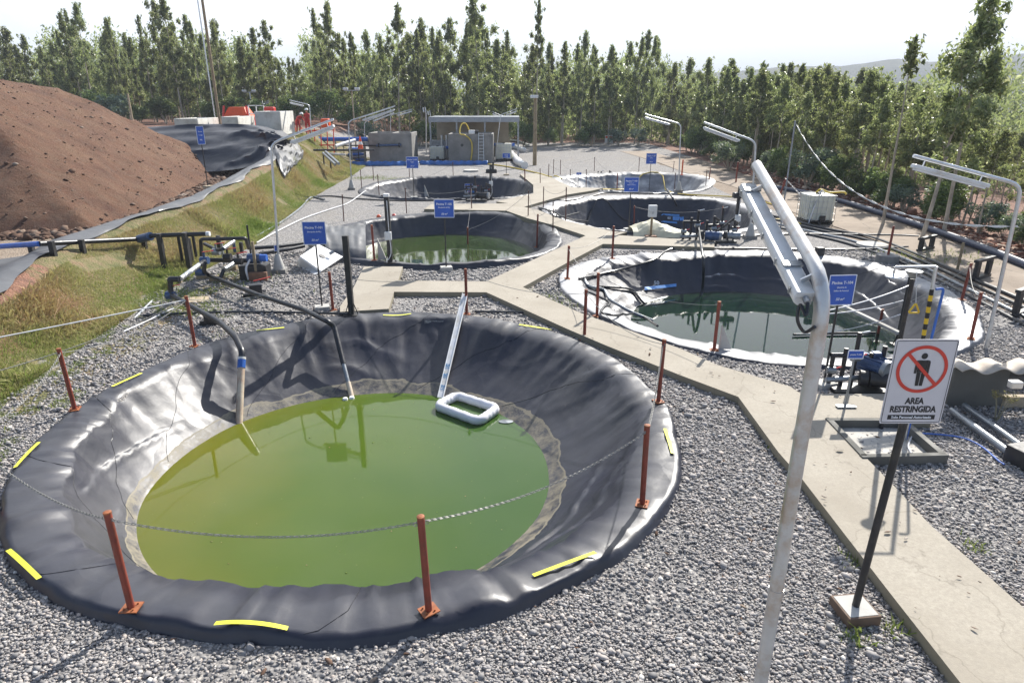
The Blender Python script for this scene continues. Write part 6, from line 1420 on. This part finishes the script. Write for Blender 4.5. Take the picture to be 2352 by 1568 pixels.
# workers
def person(X, Y, z, lb, bend=0.0, rz=0, H=1.72):
    k = H/1.72; t = thing('person', lb, 'person', (X, Y, z), rz)
    J = {}; E = []; Rd = []
    lean = bend
    def sp(h, f=0, s=0):                             # spine coordinate with forward lean above the hip
        if h > .95: dh = h-.95; return (s, -f - math.sin(lean)*dh, .95 + math.cos(lean)*dh)
        return (s, -f, h)
    pts = [(sp(.95), .15), (sp(1.12), .135), (sp(1.32), .155), (sp(1.45), .10), (sp(1.52), .055), (sp(1.60), .085), (sp(1.68), .095), (sp(1.74), .06)]
    Ed = [(i, i+1) for i in range(7)]
    def chain_(root, L):
        prev = root
        for p_, r_ in L: pts.append((p_, r_)); Ed.append((prev, len(pts)-1)); prev = len(pts)-1
        return prev
    for s in (-1, 1):
        chain_(0, [((s*.10, 0, .88), .10), ((s*.12, -.03 - lean*.06, .50), .068), ((s*.13, 0, .12), .05), ((s*.13, -.03, .05), .048), ((s*.14, -.15, .035), .04)])
        sh = sp(1.40, 0, s*.17); el = Vector(sp(1.12, .06 + .16*lean, s*.24)); hd = Vector(sp(.95 if lean < .3 else .98, .26 + .3*lean, s*.17)); e = chain_(2, [(sh, .062), (tuple(el), .045), (tuple(hd), .033)])
        for i_ in range(4): chain_(e, [(tuple(hd + Vector((s*.012*(i_-1.5), -.05, -.03))), .011), (tuple(hd + Vector((s*.014*(i_-1.5), -.09 + .006*abs(i_-1.5), -.055))), .009)])
        chain_(e, [(tuple(hd + Vector((-s*.035, -.03, -.005))), .011), (tuple(hd + Vector((-s*.045, -.055, -.02))), .009)])
    me = bpy.data.meshes.new('body'); me.from_pydata([p_ for p_, _ in pts], Ed, []); o = bpy.data.objects.new('body', me); C.objects.link(o); o.parent = t
    m = o.modifiers.new('skin', 'SKIN'); sv = me.skin_vertices[0].data if me.skin_vertices else None
    if sv is None:
        bm = bmesh.new(); bm.from_mesh(me); bm.verts.layers.skin.verify(); bm.to_mesh(me); bm.free(); sv = me.skin_vertices[0].data
    for v_, (_, r_) in zip(sv, pts): v_.radius = (r_, r_)
    sv[0].use_root = True; m.use_smooth_shade = True; u_ = o.modifiers.new('sub', 'SUBSURF'); u_.levels = u_.render_levels = 1
    # cloth and skin told apart by height along the body
    nt_ = NT('overalls_and_skin'); g = nt_.n('SeparateXYZ'); nt_.l(nt_.obj(), g.inputs[0]); 
    head = nt_.math('GREATER_THAN', g.outputs['Z'], pts[4][0][2]); boot = nt_.math('LESS_THAN', g.outputs['Z'], .10)
    nt_.pbr(nt_.mix(boot, nt_.mix(head, (.42, .03, .025), (.42, .25, .17)), (.02, .02, .02)), .75); me.materials.append(nt_.m)
    hc = Vector(pts[6][0]); hm = MB(); b0 = Vector((X, Y, z)) + hc
    hm.lathe([(.15, b0.z+.02), (.125, b0.z+.03), (.12, b0.z+.08), (.085, b0.z+.13), (.03, b0.z+.15)], b0.x, b0.y, 18); hm.build('helmet', M['white'], t, smooth=True)
    fc = MB()
    for s in (-.03, .03): fc.lathe([(.004, b0.z-.005), (.012, b0.z+.002), (.004, b0.z+.01)], b0.x+s, b0.y-.088, 6)
    fc.build('eyes', M['signblack'], t); MB().box(b0.x, b0.y-.10, b0.z-.035, .025, .03, .035).build('nose', M['skin'], t, bevel=.008); MB().box(b0.x, b0.y-.090, b0.z-.062, .045, .012, .010).build('mouth', M['redplastic'], t)
    for s in (-.095, .095): MB().box(b0.x+s, b0.y, b0.z-.03, .015, .035, .05).build('ear', M['skin'], t, bevel=.006)
    MB().lathe([(.097, b0.z-.03), (.101, b0.z+.02)], b0.x, b0.y+.008, 14).build('hair', M['signblack'], t)
    t.scale = (k, k, k); return t
p = AT(703, 252, 52); person(p.x, 52, p.z-1.72, 'worker in red overalls and white helmet standing on the machinery skid', .12, .4)
p = AT(681, 262, 51.5); person(p.x, 51.5, p.z-1.40, 'worker in red overalls and white helmet bending over the machinery', .95, .9)
# ------------------------------------------------------------------ around the middle right pond
def jbox_stand(x, y, yt, lb):
    q = ground_pt(x, y); zt = HT(q.x, q.y, yt); t = thing('control_box', lb, 'control box', q); MB().box(q.x, q.y, q.z, .07, .07, zt-q.z-.3).build('post', M['wood'], t); MB().box(q.x, q.y-.03, zt-.42, .30, .16, .42).build('box', M['lampwhite'], t, bevel=.015)
    MB().box(q.x, q.y, q.z, .4, .3, .12).build('base_block', M['redbox'], t, bevel=.01); MB().box(q.x, q.y-.118, zt-.30, .03, .012, .08).build('latch', M['greypipe'], t)
jbox_stand(1494, 548, 471, 'grey electrical box on a short post before the middle right pond')
q = G(1512, 548); t = thing('covered_pump', 'cream sheet draped over low equipment beside the grey electrical box', 'cover', q)
P = []
for i in range(12):
    r_ = []
    for j in range(10):
        u, v_ = i/11, j/9; x_ = q.x - .9 + 2.1*u; y_ = q.y + .05 + 1.3*v_; h_ = 0.48*max(0, 1 - abs(u-.35)*1.7)*math.sin(math.pi*min(1, v_*1.0)) + .12*(0 < j < 9) + .03*math.sin(i*2.1+j); r_.append((x_, y_, max(.01, h_)))
    P.append(r_)
MB().grid(P).build('sheet', simple('cream_sheet', (.62, .59, .44), .7, 0, .1, 3, .3, 10), t, solid=.008)
def pump_set(x, y, s, lb, rz=0, motor='motor', tall=1.2):
    """manifold of risers, valves and tees round a small pump"""
    q = ground_pt(x, y); t = thing('pump_manifold', lb, 'pump', q, 0); X, Y, z = q; 
    def pp_(nm, a_, b_, r_, mt): MB().tube([Vector((X, Y, z)) + Vector(a_)*s, Vector((X, Y, z)) + Vector(b_)*s], r_*s, 10).build(nm, M[mt], t, smooth=True)
    MB().box(X, Y, z, 1.1*s, .5*s, .08*s).build('base_frame', M['blacksteel'], t, bevel=.005)
    pp_('motor', (.15, -.1, .32), (.6, -.25, .32), .16, motor); pp_('fan_cover', (.6, -.25, .32), (.68, -.277, .32), .17, 'greypipe'); pp_('volute', (-.02, -.04, .32), (.12, -.09, .32), .17, 'blacksteel')
    for i, (x_, h_) in enumerate(((-.55, .75), (-.3, .9), (-.08, tall), (.25, .8), (.5, .95))):
        pp_('riser', (x_, .15, .05), (x_, .15, h_), .045, 'black')
        if i % 2 == 0:
            c = Vector((X, Y, z)) + Vector((x_, .15, h_*.55))*s; vb = MB().cyl(c - Vector((.09*s, 0, 0)), c + Vector((.09*s, 0, 0)), .075*s, 12).build('valve', M['greypipe'], t, smooth=True); MB().beam(c, c + Vector((.2*s, -.05*s, .1*s)), .03*s, .015*s).build('handle', M['redplastic'], vb)
    pp_('header', (-.6, .15, .75), (.0, .15, .75), .05, 'black'); pp_('header', (.2, .15, .62), (.75, .2, .62), .05, 'black'); pp_('header', (-.7, .0, .25), (.0, .05, .28), .055, 'greypipe')
    pp_('gauge_line', (-.05, .12, tall), (.1, .1, tall+.04), .02, 'galv'); pp_('outlet', (.5, .15, .9), (.75, .5, .75), .045, 'black')
    return t
pump_set(1606, 560, 1.0, 'pump manifold standing on the walkway spur before the middle right pond', tall=1.15)
pump_set(1095, 462, .95, 'dark pump manifold at the near rim of the farthest left pond', motor='blacksteel', tall=1.3)
pump_set(1383, 424, 1.0, 'dark pipe frame inside the near edge of the farthest right pond', motor='blacksteel', tall=.9)
pump_set(1968, 897, .82, 'dark pump with black risers and red valves on the walkway platform before the right pond', motor='blacksteel', tall=1.25)
pump_set(1660, 556, .8, 'second smaller valve cluster right of the walkway spur end', motor='greypipe', tall=1.5)
q = G(2000, 888); t = thing('electric_motor', 'large blue finned electric motor beside the restricted area sign', 'motor', (q.x, q.y, .13))
a = Vector((q.x-.14, q.y+.15, .42)); b = Vector((q.x+.05, q.y-.25, .42)); MB().tube([a, b], .17, 20).build('housing', M['motor'], t, smooth=True); MB().tube([b, b + (b-a)*.18], .18, 20).build('fan_cover', M['greypipe'], t, smooth=True)
d = (b-a).normalized(); fm = MB()
for i in range(14): an = i*math.pi/7; o_ = Vector((0, 0, 1)).cross(d)*math.cos(an) + Vector((0, 0, 1))*math.sin(an); fm.beam(a.lerp(b, .1) + o_*.18, a.lerp(b, .9) + o_*.18, .012, .03, o_)
fm.build('fins', M['motor'], t); MB().box(q.x-.04, q.y-.05, .57, .14, .12, .10).build('terminal_box', M['motor'], t, bevel=.01); MB().box(q.x-.04, q.y-.05, .13, .26, .34, .12).build('foot', M['blacksteel'], t)
# blue level marks painted on dry walls
def wall_mark(k, x0, y0, x1, y1, wd, mat, row_guess, txt=None, tpos=None, tsz=.16):
    a0, a1 = None, None
    def hit(x, y):
        best = None
        for z in np.linspace(.1, -1.6, 120):
            q = G(x, y, z); e = abs(liner_z(q.x, q.y) - z)
            if q.y > POOLS[k]['cy'] and (best is None or e < best[0]): best = (e, q)
        return best[1]
    P = [[], []]
    for i in range(9):
        f = i/8; 
        for s_, l_ in ((-1, P[0]), (1, P[1])):
            q = hit(x0 + (x1-x0)*f, y0 + (y1-y0)*f + s_*wd/2); l_.append(q + (Vector((0, -1, .5))).normalized()*.03)
    MB().grid(P).build('level_mark', mat, POOLS[k]['root'])
    if txt:
        q = hit(*tpos) + Vector((0, -.06, .03)); text(txt, tsz, M['signtext'], POOLS[k]['root'], q - wofs(POOLS[k]['root']), (R(62), 0, 0), name='level_number', bold=.01)
wall_mark('D', 1480, 663, 1553, 655, 7, M['bluepaint'], 20, '50', (1507, 651), .17)
wall_mark('E', 1517, 493, 1560, 495, 4, M['bluepaint'], 20, '90', (1540, 487), .16); wall_mark('E', 1519, 509, 1555, 512, 4, M['bluepaint'], 20, '80', (1536, 502), .16); wall_mark('E', 1545, 502, 1570, 503, 9, M['bluepaint'], 20); wall_mark('C', 1068, 440, 1090, 441, 4, M['bluepaint'], 20)
# ------------------------------------------------------------------ ropes, beam and probe over the right pond
YD = 15.2
def rope(a, b, s_, r, mat, lb, cat='rope'): tag(MB().tube(sag(a, b, s_, 24), r, 6).build('rope', M[mat], smooth=True), lb, cat, 'ropes over the right pond')
rope(G(1905, 712, .9), G(2090, 655, 1.0), .05, .012, 'pvc', 'pale rope across the right pond, the upper one'); rope(G(1875, 722, .5), G(2075, 690, .8), .06, .012, 'pvc', 'pale rope across the right pond, the middle one'); rope(G(1830, 767, -.6), G(2068, 722, .7), .12, .012, 'pvc', 'pale rope rising from the black floating rod to the square post')
a, b = G(1935, 702, .25), G(2066, 765, .1); tag(MB().beam(a, b, .10, .06).build('beam', M['conclight'], bevel=.008), 'long pale beam laid over the right part of the right pond', 'beam')
a, b = G(1822, 768, -.90), G(2010, 764, -.90); tag(MB().tube(curve([a, a.lerp(b, .5) + Vector((0, .04, 0)), b], 8), .035, 8).build('floating_rod', M['black'], smooth=True), 'black rod floating on the dark water of the right pond', 'rod')
a, b = G(1440, 748, -.3), G(1480, 760, -.90); 
P = [ground_pt(1601, 547) + Vector((0, 0, .45)), G(1612, 575, .35), G(1616, 612, .0), G(1614, 660, -.75), G(1608, 690, -1.1)]; tag(MB().tube(curve(P, 8), .045, 10).build('suction_hose', M['hose'], smooth=True), 'black suction hose arching from the pump down into the right pond', 'hose')
P = [ground_pt(1530, 447) + Vector((0, 0, .3)), G(1545, 455, .2), G(1556, 478, -.5), G(1568, 515, -1.3)]; tag(MB().tube(curve(P, 8), .05, 10).build('suction_hose', M['hose'], smooth=True), 'black suction hose hanging down the wall of the middle right pond', 'hose')
# wedge braces behind some posts
for k_, (x, y, yt) in (('B', (868, 597, 548)), ('D', (1652, 803, 748)), ('C', (975, 452, 425)), ('E', (1463, 527, 505))):
    q = ground_pt(x, y); z1 = HT(q.x, q.y, yt); v = [(q.x+.0, q.y+.03, q.z), (q.x+.26, q.y+.03, q.z), (q.x+.02, q.y+.03, z1)]; v = v + [(a_, b_+.05, c_) for a_, b_, c_ in v]
    o = MB().add(v, [(0, 1, 2), (5, 4, 3), (0, 3, 4, 1), (1, 4, 5, 2), (2, 5, 3, 0)]).build('brace_wedge', M['conclight']); tag(o, 'pale wedge brace behind a post on the near rim of ' + PN[k_], 'brace')
# ------------------------------------------------------------------ emergency shower
q = G(2078, 1012); zt = HT(q.x, q.y, 612); t = thing('emergency_shower', 'emergency shower post with yellow and black bands and a yellow pull triangle', 'shower', q)
xt = AT(2150, 612, q.y).x; top = Vector((xt, q.y, zt)); P0 = Vector((q.x, q.y, 0))
MB().tube([P0, top], .023, 12).build('pole', M['galv'], t, smooth=True)
n = 16
for i in range(n):
    if i % 2: continue
    a, b = P0.lerp(top, .38 + .5*i/n), P0.lerp(top, .38 + .5*(i+1.0)/n); MB().tube([a, b], .027, 14).build('yellow_band', M['yellowpaint'], t, smooth=True)
    a, b = b, P0.lerp(top, .38 + .5*(i+2)/n); MB().tube([a, b], .027, 14).build('black_band', M['signblack'], t, smooth=True)
e = AT(2056, 613, q.y); MB().tube([top, e], .017, 10).build('arm', M['galv'], t, smooth=True)
h = e + Vector((0, 0, -.10)); MB().tube([e, h], .015, 8).build('head_stem', M['galv'], t, smooth=True); MB().lathe([(.02, h.z+.01), (.10, h.z-.02), (.105, h.z-.035), (.02, h.z-.04)], h.x, h.y, 24).build('shower_head', M['galv'], t, smooth=True)
c = AT(2113, 650, q.y); tr = AT(2101, 708, q.y - .1); r1 = AT(2106, 613, q.y)
MB().tube([r1, tr + Vector((0, 0, .08))], .004, 5).build('pull_rod', M['galv'], t); s_ = .105
pts = [tr + Vector((0, 0, .075)), tr + Vector((-.075, 0, -.062)), tr + Vector((.075, 0, -.062))]; P = []
for i in range(3):
    a, b = pts[i], pts[(i+1) % 3]; P += [a.lerp(b, f) for f in (.10, .3, .5, .7, .9)]
MB().tube(P, .013, 8, closed=True).build('pull_triangle', M['yellowpaint'], t, smooth=True)
b_ = AT(2100, 622, q.y+.35); MB().lathe([(.04, b_.z-.10), (.10, b_.z-.02), (.11, b_.z), (.10, b_.z)], b_.x, b_.y, 20).build('eyewash_bowl', M['greypipe'], t, smooth=True); MB().cyl((b_.x, b_.y, 0), (b_.x, b_.y, b_.z-.12), .03, 10).build('bowl_stem', M['blacksteel'], t, smooth=True)
a = AT(2168, 662, q.y); MB().tube(mitre([AT(2150, 664, q.y), a, Vector((a.x-.05, a.y, .0))], .05), .018, 8).build('water_line', M['blueplastic'], t, smooth=True)
# ------------------------------------------------------------------ roofed pit on the right
q = G(2205, 935); z1 = .72; X0 = q.x - .12; Y0 = q.y; t = thing('pump_house', 'low dark pump pit with pale corrugated roof at the right frame edge', 'shelter', (X0, Y0, 0)); L = 3.4; Dp = 1.1
P = []
for j in range(2):
    P.append([(X0 - .15 + L*i/90, Y0 - .22 + Dp*.38*j, z1 + .02*j + .045*math.sin(i/90*L/.26*math.pi)) for i in range(91)])
MB().grid(P).build('roof', M['corr'], t, smooth=True, solid=.012)
MB().box(X0+.35, Y0+.06, 0, .9, .10, z1-.05).build('front_wall', M['darkconc'], t, bevel=.008); MB().box(X0-.03, Y0+.45, 0, .12, Dp*.6, z1-.05).build('side_wall', M['darkconc'], t, bevel=.008); MB().box(X0+L/2, Y0+Dp*.8, 0, L, .10, z1-.35).build('back_wall', M['darkconc'], t)
MB().box(X0+.80+1.3, Y0+.02, .0, 2.6, .12, .20).build('sill', M['palewood'], t, bevel=.01); MB().box(X0+1.9, Y0+.08, z1-.20, 2.2, .06, .14).build('lintel', M['blacksteel'], t)
MB().box(X0+1.2, Y0+.35, .2, .2, .15, .12).build('white_box', M['white'], t, bevel=.02); MB().tube([(X0+1.7, Y0+.5, .3), (X0+2.6, Y0+.5, .3)], .1, 10).build('blue_pipe', M['blueplastic'], t, smooth=True)
for i, (a_, b_, r_) in enumerate((((2186, 942), (2335, 1052), .055), ((2215, 930), (2370, 1042), .045))):
    a, b = G(*a_, .10), G(*b_, .10); tag(MB().tube([a, b], r_, 12).build('ground_pipe', M['greypipe'], smooth=True), ('front' if not i else 'rear') + ' of two steel pipes running from the roofed pit to the right edge', 'pipe', 'two pipes at the right edge')
q = G(2345, 1070); t = thing('valve_box', 'black valve box with a blue end cap at the right frame edge', 'box', q); MB().box(q.x+.08, q.y+.05, 0, .40, .34, .26, .3).build('housing', M['blacksteel'], t, bevel=.015); MB().cyl((q.x+.02, q.y-.18, .08), (q.x+.10, q.y-.26, .06), .04, 12).build('end_cap', M['blueplastic'], t, smooth=True)
hose([(2100, 1000), (2160, 1003), (2215, 1012), (2255, 1032), (2290, 1062), (2305, 1072)], .012, 'blueplastic', 'thin blue hose across the gravel under the restricted area sign')
hose([(2100, 995), (2092, 1010), (2085, 1030), (2092, 1046)], .012, 'pvc', 'thin white conduit in the covered pit beside the sign pole')
# covered pit in the walkway
fr = [(1905, 966), (2073, 966), (2166, 1046), (1985, 1050)]; c = [G(x, y, .12) for x, y in fr]; t = thing('pit_cover', 'weathered board in a square concrete frame behind the restricted sign pole', 'pit cover', (c[3].x, c[3].y, 0))
m = MB()
for i in range(4):
    a, b = c[i], c[(i+1) % 4]; m = MB(); d = (b-a).normalized()*.05; m.beam(a - d*(i % 2 == 0) - Vector((0, 0, .04)), b + d*(i % 2 == 0) - Vector((0, 0, .04)), .09, .14); m.build('frame_side', M['darkconc'], t, bevel=.006)
cc_ = (c[0]+c[1]+c[2]+c[3])/4; pl = [cc_.lerp(p, .90) for p in c]; MB().prism([(p.x, p.y) for p in pl], .0, .025).build('board', simple('bleached_board', (.42, .40, .36), .85, 0, .25, 4, .4, 14), t)
# dry plant
q = G(2288, 965); t = thing('dry_plant', 'pale dry shrub with thin stems in front of the roofed pit', 'plant', q); m = MB(); cen = []
for i in range(9):
    a_ = i*2.4; tp_ = q + Vector((.16*math.cos(a_) + .03, .10*math.sin(a_), .34 + .16*((i*37) % 10)/10)); m.tube([q + Vector((.02*math.cos(a_), .02*math.sin(a_), 0)), q.lerp(tp_, .5) + Vector((0, 0, .03)), tp_], [.006, .004, .002], 5); cen.append(tp_[:])
m.build('stems', M['stick'], t); V, F, tn = leafcloud(np.array(cen) - np.array(q[:])[None], np.full(9, .07), 420, .030, .0); npmesh('foliage', V, F, M['grass'], t, cols=np.clip(tn*.4+.45, 0, 1))
# small litter by the second left pond
for x, y, mt, lb in ((951, 459, 'redplastic', None), (905, 497, 'redplastic', 'small red plastic scrap on the gravel right of the white capped post'), (870, 499, 'orange', 'small orange brown scrap left of the white capped post'), (768, 548, 'redplastic', 'red cap lying on the turned up silvery liner corner')):
    if lb: q = ground_pt(x, y); o = MB().lathe([(.09, q.z), (.10, q.z+.06), (.05, q.z+.11)], q.x, q.y, 9).build('scrap', M[mt]); tag(o, lb, 'scrap')

# specks on the water and fallen leaves on the stones
n = 110; r_ = 3.0*np.sqrt(RNG.rand(n)); a_ = RNG.uniform(0, 6.28, n); x = -2.5 + r_*np.cos(a_); y = 9.4 + r_*np.sin(a_)
scatter('floating_debris', x, y, np.full(n, -.9995), .0055*np.exp(RNG.normal(0, .5, n)), M['grass'], RNG.rand(n), [ico(77)], label='leaf bits and specks afloat on the green water', cat='debris')
n = 900; x = RNG.uniform(-9, 9, n); y = RNG.uniform(4, 16, n); k_ = ~in_pool(x, y, .05); x, y = x[k_], y[k_]; zz = tz(x, y) + .025 + PATH_H*in_path(x, y)
scatter('fallen_leaves', x, y, zz, .020*np.exp(RNG.normal(0, .4, len(x))), M['clod'], RNG.uniform(.2, 1, len(x)), [(ico(78)[0]*[1, .5, .15], ico(78)[1])], label='dry leaves and twigs blown over gravel and walkway', cat='leaves')
